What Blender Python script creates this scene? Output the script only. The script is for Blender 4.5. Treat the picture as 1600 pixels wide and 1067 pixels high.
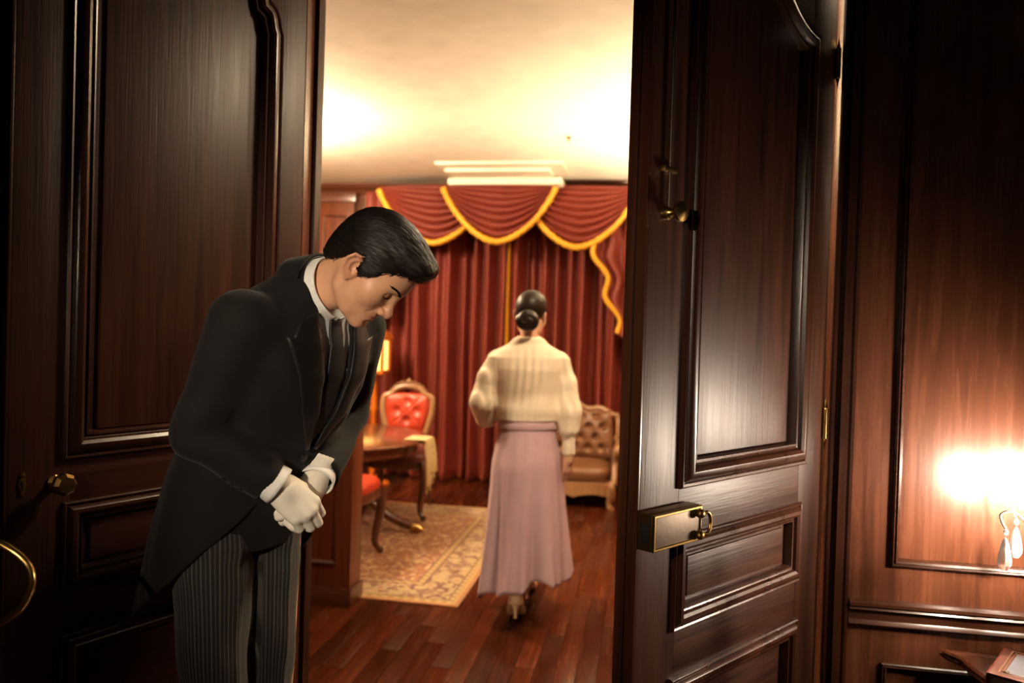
import bpy, bmesh, math, random
import numpy as np
from mathutils import Vector, Matrix, noise
from mathutils.bvhtree import BVHTree
for _o in list(bpy.data.objects): bpy.data.objects.remove(_o, do_unlink=True)
scene = bpy.context.scene
col = scene.collection
R = math.radians
random.seed(7); np.random.seed(7)

# ================================================================ camera, world, exposure
F_PX = 1200.0; YAW = math.atan(210/1200); ROLL = .03; CAM_H = 1.364; PITCH = math.atan(18.5/F_PX)
R0 = Vector((math.cos(YAW), math.sin(YAW), 0)); F0 = Vector((-math.sin(YAW), math.cos(YAW), 0))
_fw = F0*math.cos(PITCH)+Vector((0, 0, -math.sin(PITCH))); _u = R0.cross(_fw)
_r = R0*math.cos(ROLL)+_u*math.sin(ROLL); _u2 = -R0*math.sin(ROLL)+_u*math.cos(ROLL)
cd = bpy.data.cameras.new('camera'); cam = bpy.data.objects.new('camera', cd); col.objects.link(cam)
cam.matrix_world = Matrix(((_r.x, _u2.x, -_fw.x, 0), (_r.y, _u2.y, -_fw.y, 0), (_r.z, _u2.z, -_fw.z, CAM_H), (0, 0, 0, 1)))
cd.sensor_width = 36; cd.lens = 36*F_PX/1600; cd.clip_start = .05
cd.dof.use_dof = True; cd.dof.focus_distance = 1.72; cd.dof.aperture_fstop = 2.4
scene.camera = cam
world = bpy.data.worlds.new('world'); scene.world = world; world.use_nodes = True
world.node_tree.nodes['Background'].inputs[0].default_value = (.0015, .0018, .002, 1)
scene.view_settings.view_transform = 'Standard'; scene.view_settings.look = 'None'
scene.view_settings.gamma = 1; scene.view_settings.use_curve_mapping = False
scene.view_settings.exposure = 0.0
# lamp strengths (each lamp is built further down, these are its brightness)
WARM = (1.0, .62, .30); WARM2 = (1.0, .77, .50); CANDLE = (1.0, .82, .64); WARM3 = (1.0, .80, .58)
E_CHANDELIER = 560; E_UPLIGHT = 6800; E_DOWNLIGHT = 205; E_CANDLE = 2500; E_KEYLAMP = 6200

# ================================================================ general kit
def mark(o, label=None, cat=None, group=None, kind=None):
    if label: o['label'] = label
    if cat: o['category'] = cat
    if group: o['group'] = group
    if kind: o['kind'] = kind
    return o
def empty(name, loc=(0, 0, 0), rz=0, parent=None):
    o = bpy.data.objects.new(name, None); col.objects.link(o); o.empty_display_size = .1
    o.location = loc; o.rotation_euler = (0, 0, rz)
    if parent: o.parent = parent
    return o
def finish(me, mat, smooth=True, ang=40):
    if mat: me.materials.append(mat)
    if smooth:
        me.polygons.foreach_set('use_smooth', [True]*len(me.polygons)); me.set_sharp_from_angle(angle=R(ang))
    me.update()
def link(name, me, parent=None):
    o = bpy.data.objects.new(name, me); col.objects.link(o)
    if parent: o.parent = parent
    return o
def obj(name, bm, mat, parent=None, smooth=True, ang=40):
    me = bpy.data.meshes.new(name); bmesh.ops.recalc_face_normals(bm, faces=bm.faces[:]); bm.to_mesh(me); bm.free(); finish(me, mat, smooth, ang)
    return link(name, me, parent)
def raw(name, V, F, mat, parent=None, smooth=True, ang=40, fix=False):
    me = bpy.data.meshes.new(name); me.from_pydata([tuple(v) for v in V], [], [tuple(f) for f in F])
    if fix:
        b = bmesh.new(); b.from_mesh(me); bmesh.ops.recalc_face_normals(b, faces=b.faces[:]); b.to_mesh(me); b.free()
    finish(me, mat, smooth, ang); return link(name, me, parent)
def bm_box(bm, a, b, bev=0.0):
    a, b = np.minimum(a, b), np.maximum(a, b)
    vs = [bm.verts.new((x, y, z)) for x in (a[0], b[0]) for y in (a[1], b[1]) for z in (a[2], b[2])]
    fs = [bm.faces.new([vs[i] for i in f]) for f in ((0, 1, 3, 2), (4, 6, 7, 5), (0, 4, 5, 1), (2, 3, 7, 6), (0, 2, 6, 4), (1, 5, 7, 3))]
    if bev:
        es = set(e for f in fs for e in f.edges)
        bmesh.ops.bevel(bm, geom=list(es), offset=bev, segments=2, affect='EDGES', profile=.6)
def box(name, a, b, mat, parent=None, bev=.003):
    bm = bmesh.new(); bm_box(bm, a, b, bev); return obj(name, bm, mat, parent)
def prism(name, pts, axis, a, b, mat, parent=None, bev=0.0):
    """polygon pts in the plane across axis, extruded from a to b"""
    bm = bmesh.new(); put = {'x': lambda p, t: (t, p[0], p[1]), 'y': lambda p, t: (p[0], t, p[1]), 'z': lambda p, t: (p[0], p[1], t)}[axis]
    A = [bm.verts.new(put(p, a)) for p in pts]; B = [bm.verts.new(put(p, b)) for p in pts]; n = len(pts)
    bm.faces.new(A); bm.faces.new(B[::-1])
    for i in range(n): bm.faces.new((A[i], B[i], B[(i+1) % n], A[(i+1) % n]))
    if bev: bmesh.ops.bevel(bm, geom=bm.edges[:], offset=bev, segments=2, affect='EDGES', profile=.6)
    return obj(name, bm, mat, parent)
def tube_vf(pts, rad, seg=10, closed=False, flat=1.0):
    pts = [Vector(p) for p in pts]; n = len(pts)
    rs = rad if hasattr(rad, '__len__') else [rad]*n
    V, F = [], []; up = None
    for i, p in enumerate(pts):
        t = (pts[(i+1) % n]-pts[i-1]) if closed else (pts[min(i+1, n-1)]-pts[max(i-1, 0)])
        t.normalize()
        if up is None:
            up = Vector((0, 0, 1)) if abs(t.z) < .9 else Vector((1, 0, 0))
        s = t.cross(up).normalized(); up = s.cross(t).normalized()
        for k in range(seg):
            a = 2*math.pi*k/seg; V.append(p+s*math.cos(a)*rs[i]+up*math.sin(a)*rs[i]*flat)
    m = n if closed else n-1
    for i in range(m):
        for k in range(seg):
            a = i*seg+k; b = i*seg+(k+1) % seg; c = ((i+1) % n)*seg+(k+1) % seg; d = ((i+1) % n)*seg+k
            F.append((a, b, c, d))
    if not closed:
        F.append(tuple(range(seg))[::-1]); F.append(tuple((n-1)*seg+k for k in range(seg)))
    return V, F
def tube(name, pts, rad, mat, parent=None, seg=10, closed=False, flat=1.0):
    V, F = tube_vf(pts, rad, seg, closed, flat); return raw(name, V, F, mat, parent, ang=60, fix=True)
def lathe_vf(prof, seg=24, c=(0, 0, 0), M=None):
    V, F = [], []; n = len(prof)
    for r, z in prof:
        for k in range(seg):
            a = 2*math.pi*k/seg; v = Vector((max(r, 1e-4)*math.cos(a), max(r, 1e-4)*math.sin(a), z))
            V.append((M @ v if M else v)+Vector(c))
    for i in range(n-1):
        for k in range(seg): F.append((i*seg+k, i*seg+(k+1) % seg, (i+1)*seg+(k+1) % seg, (i+1)*seg+k))
    F.append(tuple(range(seg))[::-1]); F.append(tuple((n-1)*seg+k for k in range(seg)))
    return V, F
def lathe(name, prof, mat, parent=None, seg=24, c=(0, 0, 0), M=None, ang=40):
    V, F = lathe_vf(prof, seg, c, M); return raw(name, V, F, mat, parent, ang=ang, fix=True)
def joinvf(parts):
    V, F = [], []
    for v, f in parts:
        k = len(V); V += list(v); F += [tuple(i+k for i in g) for g in f]
    return V, F
def smoothpath(pts, n=8):
    """Catmull-Rom through pts"""
    P = [Vector(p) for p in pts]; out = []
    for i in range(len(P)-1):
        a, b, c, d = P[max(i-1, 0)], P[i], P[i+1], P[min(i+2, len(P)-1)]
        for k in range(n):
            t = k/n; out.append(.5*((2*b)+(c-a)*t+(2*a-5*b+4*c-d)*t*t+(3*b-a-3*c+d)*t**3))
    out.append(P[-1]); return out
def moulding(name, path, prof, mat, parent, y0=0.0, sgn=1, closed=True, inward=True):
    """mitred moulding: profile (inset, height) swept along a path in the x-z plane, proud along y"""
    P = [Vector((p[0], p[1])) for p in path]; n = len(P)
    area = sum(P[i].x*P[(i+1) % n].y-P[(i+1) % n].x*P[i].y for i in range(n))
    s = 1 if area > 0 else -1
    V, F = [], []; m = len(prof)
    for i in range(n):
        if closed or 0 < i < n-1:
            e0 = (P[i]-P[i-1]).normalized(); e1 = (P[(i+1) % n]-P[i]).normalized()
        elif i == 0: e0 = e1 = (P[1]-P[0]).normalized()
        else: e0 = e1 = (P[-1]-P[-2]).normalized()
        n0 = Vector((-e0.y, e0.x))*s; n1 = Vector((-e1.y, e1.x))*s
        b = n0+n1; b = b/max(b.length_squared*.5, .15)
        for (a, h) in prof: V.append((P[i].x+b.x*a, y0+sgn*h, P[i].y+b.y*a))
    for i in range(n if closed else n-1):
        for k in range(m-1):
            a = i*m+k; c = ((i+1) % n)*m+k; F.append((a, a+1, c+1, c))
    if not closed: F.append(tuple(range(m))); F.append(tuple((n-1)*m+k for k in range(m)))
    return raw(name, V, F, mat, parent, ang=32, fix=True)
def strip(name, prof, x0, x1, y0, mat, parent=None, along='x', sgn=-1):
    """straight horizontal moulding: prof (z, out) polygon swept along x (or along y at x = y0)"""
    n = len(prof)
    V = [((t, y0+sgn*o, z) if along == 'x' else (y0+sgn*o, t, z)) for t in (x0, x1) for z, o in prof]
    F = [(i, (i+1) % n, n+(i+1) % n, n+i) for i in range(n)]+[tuple(range(n))[::-1], tuple(range(n, 2*n))]
    return raw(name, V, F, mat, parent, ang=32, fix=True)

# ---------------------------------------------------------------- signed-distance modelling kit
def V3(*a): return np.array(a, float)
def smin(a, b, k):
    h = np.clip(0.5 + 0.5*(b-a)/k, 0, 1)
    return b + (a-b)*h - k*h*(1-h)
def smax(a, b, k): return -smin(-a, -b, k)
def ell(P, c, r):
    q = (P-np.array(c))/np.array(r); k0 = np.sqrt((q*q).sum(-1))+1e-9
    q2 = q/np.array(r); k1 = np.sqrt((q2*q2).sum(-1))+1e-9
    return k0*(k0-1)/k1
def sph(P, c, r): return np.sqrt(((P-np.array(c))**2).sum(-1))-r
def cap(P, a, b, r1, r2=None):
    r2 = r1 if r2 is None else r2
    a = np.array(a, float); b = np.array(b, float); ba = b-a
    t = np.clip(((P-a)@ba)/(ba@ba), 0, 1)
    return np.sqrt(((P-a-t[:, None]*ba)**2).sum(-1))-(r1+(r2-r1)*t)
def chain(P, pts, rs, k=0.0):
    d = None
    for i in range(len(pts)-1):
        e = cap(P, pts[i], pts[i+1], rs[i], rs[i+1])
        d = e if d is None else (smin(d, e, k) if k else np.minimum(d, e))
    return d
def sdf_mesh(fn, lo, hi, h):
    """sample fn on a sparse grid and return verts, faces (surface nets)"""
    lo = np.array(lo, float); hi = np.array(hi, float)
    B = 8
    n = (np.ceil((hi-lo)/h/B).astype(int))*B+1
    D = np.full(n, 1.0, np.float32)
    nb = (n-1)//B
    bi = np.stack(np.meshgrid(*[np.arange(k) for k in nb], indexing='ij'), -1).reshape(-1, 3)
    cen = lo+(bi*B+B/2)*h
    dc = fn(cen)
    near = np.abs(dc) < B*h*0.87*1.5+2*h
    off = np.stack(np.meshgrid(*[np.arange(B+1)]*3, indexing='ij'), -1).reshape(-1, 3)
    far = bi[~near]; dfar = dc[~near]
    for b, d in zip(far[dfar < 0], dfar[dfar < 0]):
        D[b[0]*B:b[0]*B+B+1, b[1]*B:b[1]*B+B+1, b[2]*B:b[2]*B+B+1] = -1
    nbk = bi[near]
    for s in range(0, len(nbk), 400):
        ch = nbk[s:s+400]
        idx = (ch[:, None, :]*B+off[None]).reshape(-1, 3)
        d = fn(lo+idx*h)
        D[idx[:, 0], idx[:, 1], idx[:, 2]] = d
    S = D < 0
    c8 = [(i, j, k) for i in (0, 1) for j in (0, 1) for k in (0, 1)]
    sl = lambda o: tuple(slice(o[a], n[a]-1+o[a]) for a in range(3))
    cnt = sum(S[sl(o)].astype(np.int8) for o in c8)
    act = (cnt > 0) & (cnt < 8)
    ids = np.argwhere(act)
    num = np.full(tuple(n-1), -1, np.int64); num[act] = np.arange(len(ids))
    acc = np.zeros((len(ids), 3)); w = np.zeros(len(ids))
    vals = {o: D[ids[:, 0]+o[0], ids[:, 1]+o[1], ids[:, 2]+o[2]].astype(float) for o in c8}
    for o in c8:
        for ax in range(3):
            if o[ax]: continue
            p = list(o); p[ax] = 1; p = tuple(p)
            a, b = vals[o], vals[p]; m = (a < 0) != (b < 0)
            t = np.where(m, a/(a-b+1e-12), 0)
            q = np.array(o, float)[None].repeat(len(ids), 0); q[:, ax] += t
            acc[m] += q[m]; w[m] += 1
    verts = lo+(ids+acc/w[:, None])*h
    faces = []
    for ax in range(3):
        u, v = (ax+1) % 3, (ax+2) % 3
        s0 = [slice(1, n[a]-1) for a in range(3)]; s0[ax] = slice(0, n[ax]-1)
        s1 = list(s0); s1[ax] = slice(1, n[ax])
        A = S[tuple(s0)]; Bm = S[tuple(s1)]
        for flip, m in ((False, A & ~Bm), (True, ~A & Bm)):
            e = np.argwhere(m)
            e = e+np.array([0 if a == ax else 1 for a in range(3)])
            def cell(du, dv):
                c = e.copy(); c[:, u] -= du; c[:, v] -= dv
                return num[c[:, 0], c[:, 1], c[:, 2]]
            q = np.stack([cell(1, 1), cell(0, 1), cell(0, 0), cell(1, 0)], 1)
            if flip: q = q[:, ::-1]
            faces.append(q)
    F = np.concatenate(faces); F = F[(F >= 0).all(1)]
    return verts, F
def mesh_np(name, V, F, mat=None, parent=None, smooth=True, attr=None):
    me = bpy.data.meshes.new(name)
    me.from_pydata([tuple(v) for v in V], [], [tuple(int(i) for i in f) for f in F])
    if smooth: me.polygons.foreach_set('use_smooth', [True]*len(me.polygons))
    if attr is not None:
        for k, a in attr.items():
            at = me.attributes.new(k, 'FLOAT', 'POINT'); at.data.foreach_set('value', np.asarray(a, np.float32))
    if mat: me.materials.append(mat)
    me.update()
    o = bpy.data.objects.new(name, me); col.objects.link(o)
    if parent: o.parent = parent
    return o

# ================================================================ materials
class NT:
    def __init__(s, name):
        s.m = bpy.data.materials.new(name); s.m.use_nodes = True; s.t = s.m.node_tree; s.b = s.t.nodes['Principled BSDF']
    def n(s, typ, **kw):
        k = s.t.nodes.new(typ); ins = kw.pop('ins', {})
        for a, v in kw.items(): setattr(k, a, v)
        for i, v in ins.items():
            if isinstance(v, bpy.types.NodeSocket): s.t.links.new(v, k.inputs[i])
            else: k.inputs[i].default_value = v
        return k
    def math(s, op, a, b=0.0, c=None):
        ins = {0: a, 1: b}
        if c is not None: ins[2] = c
        return s.n('ShaderNodeMath', operation=op, ins=ins).outputs[0]
    def ramp(s, fac, stops, interp='LINEAR'):
        k = s.n('ShaderNodeValToRGB'); cr = k.color_ramp; cr.interpolation = interp
        while len(cr.elements) < len(stops): cr.elements.new(.5)
        for e, (p, c) in zip(cr.elements, stops): e.position = p; e.color = (*c, 1) if len(c) == 3 else c
        s.t.links.new(fac, k.inputs[0]); return k.outputs[0]
    def mix(s, fac, a, b, mode='MIX'):
        k = s.n('ShaderNodeMix', data_type='RGBA', blend_type=mode)
        for i, v in ((0, fac), (6, a), (7, b)):
            if isinstance(v, bpy.types.NodeSocket): s.t.links.new(v, k.inputs[i])
            else: k.inputs[i].default_value = v if i == 0 else (*v, 1)
        return k.outputs[2]
    def coord(s, scale=(1, 1, 1), kind='Object'):
        tc = s.n('ShaderNodeTexCoord'); mp = s.n('ShaderNodeMapping', ins={0: tc.outputs[kind], 3: scale}); return mp.outputs[0]
    def noise(s, vec, scale, detail=4, rough=.55, dist=0.0):
        return s.n('ShaderNodeTexNoise', ins={'Vector': vec, 'Scale': scale, 'Detail': detail, 'Roughness': rough, 'Distortion': dist}).outputs[0]
    def bump(s, h, strength, dist=.002):
        k = s.n('ShaderNodeBump', ins={'Strength': strength, 'Distance': dist, 'Height': h}); s.t.links.new(k.outputs[0], s.b.inputs['Normal']); return k
    def set(s, **kw):
        for k, v in kw.items():
            i = s.b.inputs[k.replace('_', ' ')]
            if isinstance(v, bpy.types.NodeSocket): s.t.links.new(v, i)
            else: i.default_value = (*v, 1) if isinstance(v, tuple) and len(v) == 3 else v
        return s.m
def wood(name, dark, light, rough=.3, grain='z', scale=1.0, bump=.25, coat=.3, rnd=False, ior=1.5, spec=.5):
    t = NT(name)
    st = {'x': (2.2, 45, 45), 'y': (45, 2.2, 45), 'z': (45, 45, 2.2)}[grain]
    v = t.coord(tuple(a*scale for a in st))
    if rnd:
        oi = t.n('ShaderNodeObjectInfo').outputs['Random']
        v = t.n('ShaderNodeVectorMath', operation='ADD', ins={0: v, 1: t.n('ShaderNodeCombineXYZ', ins={0: t.math('MULTIPLY', oi, 57.0), 1: t.math('MULTIPLY', oi, 31.0)}).outputs[0]}).outputs[0]
    g = t.noise(v, 1.0, 5, .6, .6)
    big = t.noise(t.coord(tuple(a*.06*scale for a in st)), 1.0, 3, .5, 1.5)
    f = t.math('ADD', t.math('MULTIPLY', g, .7), t.math('MULTIPLY', big, .4))
    c = t.ramp(f, [(.38, dark), (.72, light)])
    if rnd: c = t.mix(t.math('MULTIPLY', oi, .85), c, tuple(a*.38 for a in dark))
    pore = t.noise(t.coord(tuple(a*(4 if a > 10 else 2.2)*scale for a in st)), 1.0, 3, .6)
    t.bump(t.math('ADD', g, t.math('MULTIPLY', pore, .8)), bump, .0015)
    t.set(Base_Color=c, Roughness=t.math('ADD', t.math('MULTIPLY', g, .14), rough-.07), Coat_Weight=coat, Coat_Roughness=.16, IOR=ior, Specular_IOR_Level=spec)
    return t.m
def plain(name, c, rough=.5, metal=0.0, bump=None, **kw):
    t = NT(name)
    if bump: t.bump(t.noise(t.coord(), bump[0], 4), bump[1], .002)
    v = t.noise(t.coord(), 7.0, 3)
    t.set(Base_Color=t.mix(v, tuple(a*.85 for a in c), tuple(min(a*1.12, 1) for a in c)), Roughness=rough, Metallic=metal, **kw)
    return t.m
M = {}
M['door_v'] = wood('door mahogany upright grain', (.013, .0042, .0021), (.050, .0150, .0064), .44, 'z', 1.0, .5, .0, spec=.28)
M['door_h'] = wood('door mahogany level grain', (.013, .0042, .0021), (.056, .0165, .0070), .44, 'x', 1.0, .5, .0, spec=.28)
M['mould'] = wood('polished mahogany moulding', (.018, .0058, .003), (.05, .015, .0068), .29, 'z', .6, .012, .1, spec=.42)
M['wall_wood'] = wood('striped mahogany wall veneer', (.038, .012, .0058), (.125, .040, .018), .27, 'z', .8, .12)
M['wall_mould'] = wood('mahogany wall moulding', (.026, .009, .0045), (.06, .02, .0095), .24, 'x', .8, .08)
M['room_wood'] = wood('red mahogany room panelling', (.07, .0165, .0062), (.185, .046, .0165), .38, 'z', .7, .1, .1, spec=.3)
M['room_mould'] = wood('mahogany room cornice', (.06, .018, .008), (.13, .04, .017), .3, 'x', .6, .1)
M['plank'] = wood('glossy mahogany floor plank', (.055, .0112, .0029), (.108, .021, .0050), .26, 'y', .9, .12, .08, rnd=True, spec=.34)
M['floor'] = wood('dark mahogany floor bed', (.02, .006, .003), (.04, .012, .005), .3, 'y', .9, .1)
M['table_wood'] = wood('polished walnut table', (.06, .016, .006), (.17, .05, .018), .24, 'x', .8, .08, .5)
M['chair_wood'] = wood('dark carved chair wood', (.04, .012, .006), (.12, .036, .014), .3, 'z', 1, .1)
M['pale_wood'] = wood('rubbed carved chair frame', (.17, .075, .03), (.36, .19, .085), .33, 'z', 1.2, .2)
M['amber_wood'] = wood('amber varnished lamp wood', (.36, .075, .006), (.68, .17, .014), .3, 'z', 1, .1)
M['brass'] = plain('aged brass', (.52, .33, .11), .27, 1.0, (60, .12))
M['old_brass'] = plain('dark aged brass', (.30, .17, .055), .34, 1.0, (80, .2))
M['lock_plate'] = plain('worn lock face plate', (.085, .06, .042), .5, .8, (90, .2))
M['iron'] = plain('black iron', (.012, .011, .01), .5, .4)
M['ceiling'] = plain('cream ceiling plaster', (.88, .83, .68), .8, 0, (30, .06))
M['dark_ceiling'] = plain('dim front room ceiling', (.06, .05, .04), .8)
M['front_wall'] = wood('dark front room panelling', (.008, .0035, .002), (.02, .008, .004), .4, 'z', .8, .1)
M['white_paint'] = plain('cream painted box', (.80, .73, .56), .6)
M['wallpaper'] = plain('pale gold wall paper', (.62, .50, .26), .7, 0, (25, .2))
M['red_leather'] = plain('red tufted upholstery', (.42, .036, .011), .42, 0, (120, .1))
M['dark_red'] = plain('dark red seat velvet', (.10, .010, .006), .6)
M['brown_leather'] = plain('brown tufted leather', (.15, .062, .026), .36, 0, (140, .15))
M['gold_trim'] = plain('gold fringe trim', (.72, .34, .015), .55, 0, (220, .8))
M['lace'] = plain('cream lace', (.58, .43, .20), .75, 0, (160, .6))
M['glass'] = NT('cut crystal').set(Base_Color=(1., 1., 1.), Roughness=.04, Transmission_Weight=.72, IOR=1.5)
M['lamp_gilt'] = plain('pale gilt lamp metal', (.95, .86, .70), .3, .7)
M['gilt'] = plain('gilt lamp metal', (.75, .62, .40), .22, 1.0)
def velvet():
    t = NT('red velvet'); v = t.noise(t.coord((1, 1, .3)), 9, 4); f = t.noise(t.coord(), 260, 2)
    t.bump(f, .15, .001)
    t.set(Base_Color=t.mix(v, (.108, .0098, .0040), (.19, .0195, .0075)), Roughness=.62, Sheen_Weight=.35, Sheen_Roughness=.35, Sheen_Tint=(1.0, .22, .10))
    return t.m
M['velvet'] = velvet()
def emit(name, c, s):
    m = bpy.data.materials.new(name); m.use_nodes = True; b = m.node_tree.nodes['Principled BSDF']
    b.inputs['Base Color'].default_value = (*c, 1); b.inputs['Emission Color'].default_value = (*c, 1); b.inputs['Emission Strength'].default_value = s
    return m
def rug_mat(hx, hy):
    t = NT('patterned wool rug'); tc = t.n('ShaderNodeTexCoord').outputs['Object']
    sx = t.n('ShaderNodeSeparateXYZ', ins={0: tc})
    ax = t.math('SUBTRACT', hx, t.math('ABSOLUTE', sx.outputs[0])); ay = t.math('SUBTRACT', hy, t.math('ABSOLUTE', sx.outputs[1]))
    e = t.math('MINIMUM', ax, ay)
    def vor(s, feat='F1'): return t.n('ShaderNodeTexVoronoi', feature=feat, ins={'Vector': t.coord(), 'Scale': s})
    v1 = vor(11); v2 = vor(13); nz = t.noise(t.coord(), 13, 3, .6, 2.0); nz2 = t.noise(t.coord(), 22, 3, .6, 1.0)
    cream = (0.396, 0.267, 0.132); rust = (0.252, 0.062, 0.023); ora = (0.372, 0.155, 0.056); brown = (0.078, 0.025, 0.013); rose = (0.252, 0.099, 0.059); gold = (0.444, 0.273, 0.079)
    flow = t.ramp(v1.outputs[0], [(0, (0.330, 0.099, 0.046)), (.16, cream), (.34, (0.372, 0.260, 0.145)), (.42, (0.144, 0.053, 0.030)), (.6, (0.216, 0.105, 0.066)), (1, (0.180, 0.087, 0.056))], 'CONSTANT')
    bord = t.mix(t.math('GREATER_THAN', nz, .53), flow, (0.420, 0.291, 0.145))
    field = t.mix(t.ramp(nz, [(.46, (0, 0, 0)), (.50, (1, 1, 1))]), (.33, .125, .045), (.235, .085, .040))
    field = t.mix(t.math('LESS_THAN', v2.outputs[0], .20), field, (0.198, 0.068, 0.033))
    field = t.mix(t.math('GREATER_THAN', nz2, .55), field, (.50, .34, .18))
    chk = t.n('ShaderNodeTexChecker', ins={'Vector': t.coord(), 'Scale': 36.0, 'Color1': (0.456, 0.322, 0.145, 1), 'Color2': (0.300, 0.167, 0.059, 1)}).outputs[0]
    c = t.mix(t.math('GREATER_THAN', e, .022), ora, gold)
    c = t.mix(t.math('GREATER_THAN', e, .032), c, chk)
    c = t.mix(t.math('GREATER_THAN', e, .062), c, (0.180, 0.093, 0.040))
    c = t.mix(t.math('GREATER_THAN', e, .072), c, bord)
    c = t.mix(t.math('GREATER_THAN', e, .245), c, (0.156, 0.062, 0.033))
    c = t.mix(t.math('GREATER_THAN', e, .258), c, chk)
    c = t.mix(t.math('GREATER_THAN', e, .29), c, (0.132, 0.056, 0.033))
    c = t.mix(t.math('GREATER_THAN', e, .30), c, field)
    t.bump(t.noise(t.coord(), 300, 2), .5, .002)
    t.set(Base_Color=c, Roughness=.9, Sheen_Weight=.2); return t.m

# ================================================================ the setting
WY = 2.2                      # front face of the wall that holds the double door
OPX0, OPX1, OPH = -1.045, .492, 2.56
YB = 6.86; CEIL = 2.675
XL, XR = -3.6, 1.25           # back room sides
floor = mark(box('floor', (-3.7, -2.6, -.06), (2.4, 7.0, -.006), M['floor'], None, 0), kind='structure')
def make_planks():
    w, L = .083, 1.15; lib = {}; k = 0; x = -2.02; r = random.Random(3)
    while x < .47:
        y = 2.32-r.random()*.9
        while y < 6.8:
            l = L*r.choice((.7, .85, 1.0, 1.15)); y1 = min(y+l, 6.82); y0 = max(y, 2.06); ll = round(y1-y0, 2)
            if ll > .06:
                if ll not in lib:
                    bm = bmesh.new(); bm_box(bm, (-w/2+.0008, -ll/2+.0008, -.012), (w/2-.0008, ll/2-.0008, 0), .0012)
                    me = bpy.data.meshes.new('plank'); bm.to_mesh(me); bm.free(); finish(me, M['plank'], True, 30); lib[ll] = me
                o = link('plank', lib[ll], floor); o.location = (x, (y0+y1)/2, 0); k += 1
            y = y1 if y1 < 6.8 else 9
        x += w
    return k
make_planks()
mark(box('ceiling', (XL-.1, WY+.1, CEIL), (XR+.1, YB+.1, CEIL+.1), M['ceiling'], None, 0), kind='structure')
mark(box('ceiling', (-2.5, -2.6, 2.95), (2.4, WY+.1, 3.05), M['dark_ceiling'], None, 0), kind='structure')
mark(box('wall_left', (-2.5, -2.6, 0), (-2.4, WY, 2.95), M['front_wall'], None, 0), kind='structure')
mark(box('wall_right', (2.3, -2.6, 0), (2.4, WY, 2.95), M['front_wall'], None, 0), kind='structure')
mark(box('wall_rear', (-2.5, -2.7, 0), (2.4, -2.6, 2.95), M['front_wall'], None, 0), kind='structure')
# wall with the doorway: two side pieces and the lintel as one wall
bm = bmesh.new()
for a, b in (((-3.7, WY, 0), (OPX0, WY+.1, 2.95)), ((OPX1, WY, 0), (2.4, WY+.1, 2.95)), ((OPX0, WY, OPH), (OPX1, WY+.1, 2.95))): bm_box(bm, a, b)
wall_door = mark(obj('wall_front', bm, M['wall_wood'], None, False), kind='structure')
PM = [(0, 0), (0, .010), (.004, .014), (.008, .011), (.011, .016), (.016, .013), (.019, .004), (.022, 0)]
moulding('panel_moulding', [(.662, .762), (1.62, .762), (1.62, 2.62), (.662, 2.62)], PM, M['wall_mould'], wall_door, WY, -1)
moulding('panel_moulding', [(.648, .14), (1.0, .14), (1.0, .500), (.648, .500)], [(a*.8, h*.8) for a, h in PM], M['wall_mould'], wall_door, WY, -1)
moulding('panel_moulding', [(1.06, .14), (1.62, .14), (1.62, .500), (1.06, .500)], [(a*.8, h*.8) for a, h in PM], M['wall_mould'], wall_door, WY, -1)
moulding('panel_moulding', [(-2.25, .762), (-1.32, .762), (-1.32, 2.62), (-2.25, 2.62)], PM, M['wall_mould'], wall_door, WY, -1)
DADO = [(.598, 0), (.598, .012), (.603, .016), (.610, .013), (.614, .010), (.636, .010), (.640, .014), (.644, .022), (.650, .018), (.654, .024), (.662, .024), (.667, .010), (.667, 0)]
mark(strip('trim_1', DADO, .560, 2.3, WY, M['wall_mould']), kind='structure')
mark(strip('baseboard_front', [(0, 0), (0, .02), (.10, .02), (.115, .008), (.115, 0)], .56, 2.3, WY, M['wall_mould']), kind='structure')
# casing round the opening (upright profile with flutes)
def casing(name, x0, sx):
    pr = [(0, 0), (0, .016), (.004, .022), (.012, .022), (.016, .012), (.022, .012), (.026, .028), (.046, .028), (.050, .014), (.056, .018), (.064, .018), (.068, 0)]
    V = [(x0+sx*a, WY-h, z) for z in (0, OPH+.02) for a, h in pr]; n = len(pr)
    F = [(i, (i+1) % n, n+(i+1) % n, n+i) for i in range(n)]+[tuple(range(n)), tuple(range(n, 2*n))]
    return mark(raw(name, V, F, M['mould'], None, ang=30, fix=True), kind='structure')
casing('trim_2', OPX1, 1); casing('trim_3', OPX0-.022, -1)
mark(strip('trim_4', [(OPH, 0), (OPH, .016), (OPH+.03, .028), (OPH+.06, .014), (OPH+.07, 0)], OPX0, OPX1, WY, M['mould']), kind='structure')
# door stops inside the reveal
mark(box('trim_5', (OPX0, WY+.055, 0), (OPX0+.014, WY+.1, OPH), M['door_v'], None, .002), kind='structure')
mark(box('trim_6', (OPX1-.012, WY+.07, 0), (OPX1, WY+.1, OPH), M['door_v'], None, .002), kind='structure')

# ---- back room shell
wall_back = mark(box('wall_back', (XL, YB, 0), (XR, YB+.1, CEIL), M['room_wood'], None, 0), kind='structure')
mark(box('wall_back_left', (XL-.1, WY+.1, 0), (XL, YB, CEIL), M['room_wood'], None, 0), kind='structure')
mark(box('wall_back_right', (XR, WY+.1, 0), (XR+.1, YB, CEIL), M['room_wood'], None, 0), kind='structure')
CORN = [(2.585, 0), (2.585, .02), (2.60, .035), (2.615, .03), (2.63, .055), (2.65, .075), (2.66, .08), (CEIL, .085), (CEIL, 0)]
mark(strip('trim_7', CORN, XL, XR, YB, M['room_mould']), kind='structure')
mark(strip('baseboard_back', [(0, 0), (0, .02), (.12, .02), (.135, .01), (.135, 0)], XL, XR, YB, M['room_mould']), kind='structure')
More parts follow.
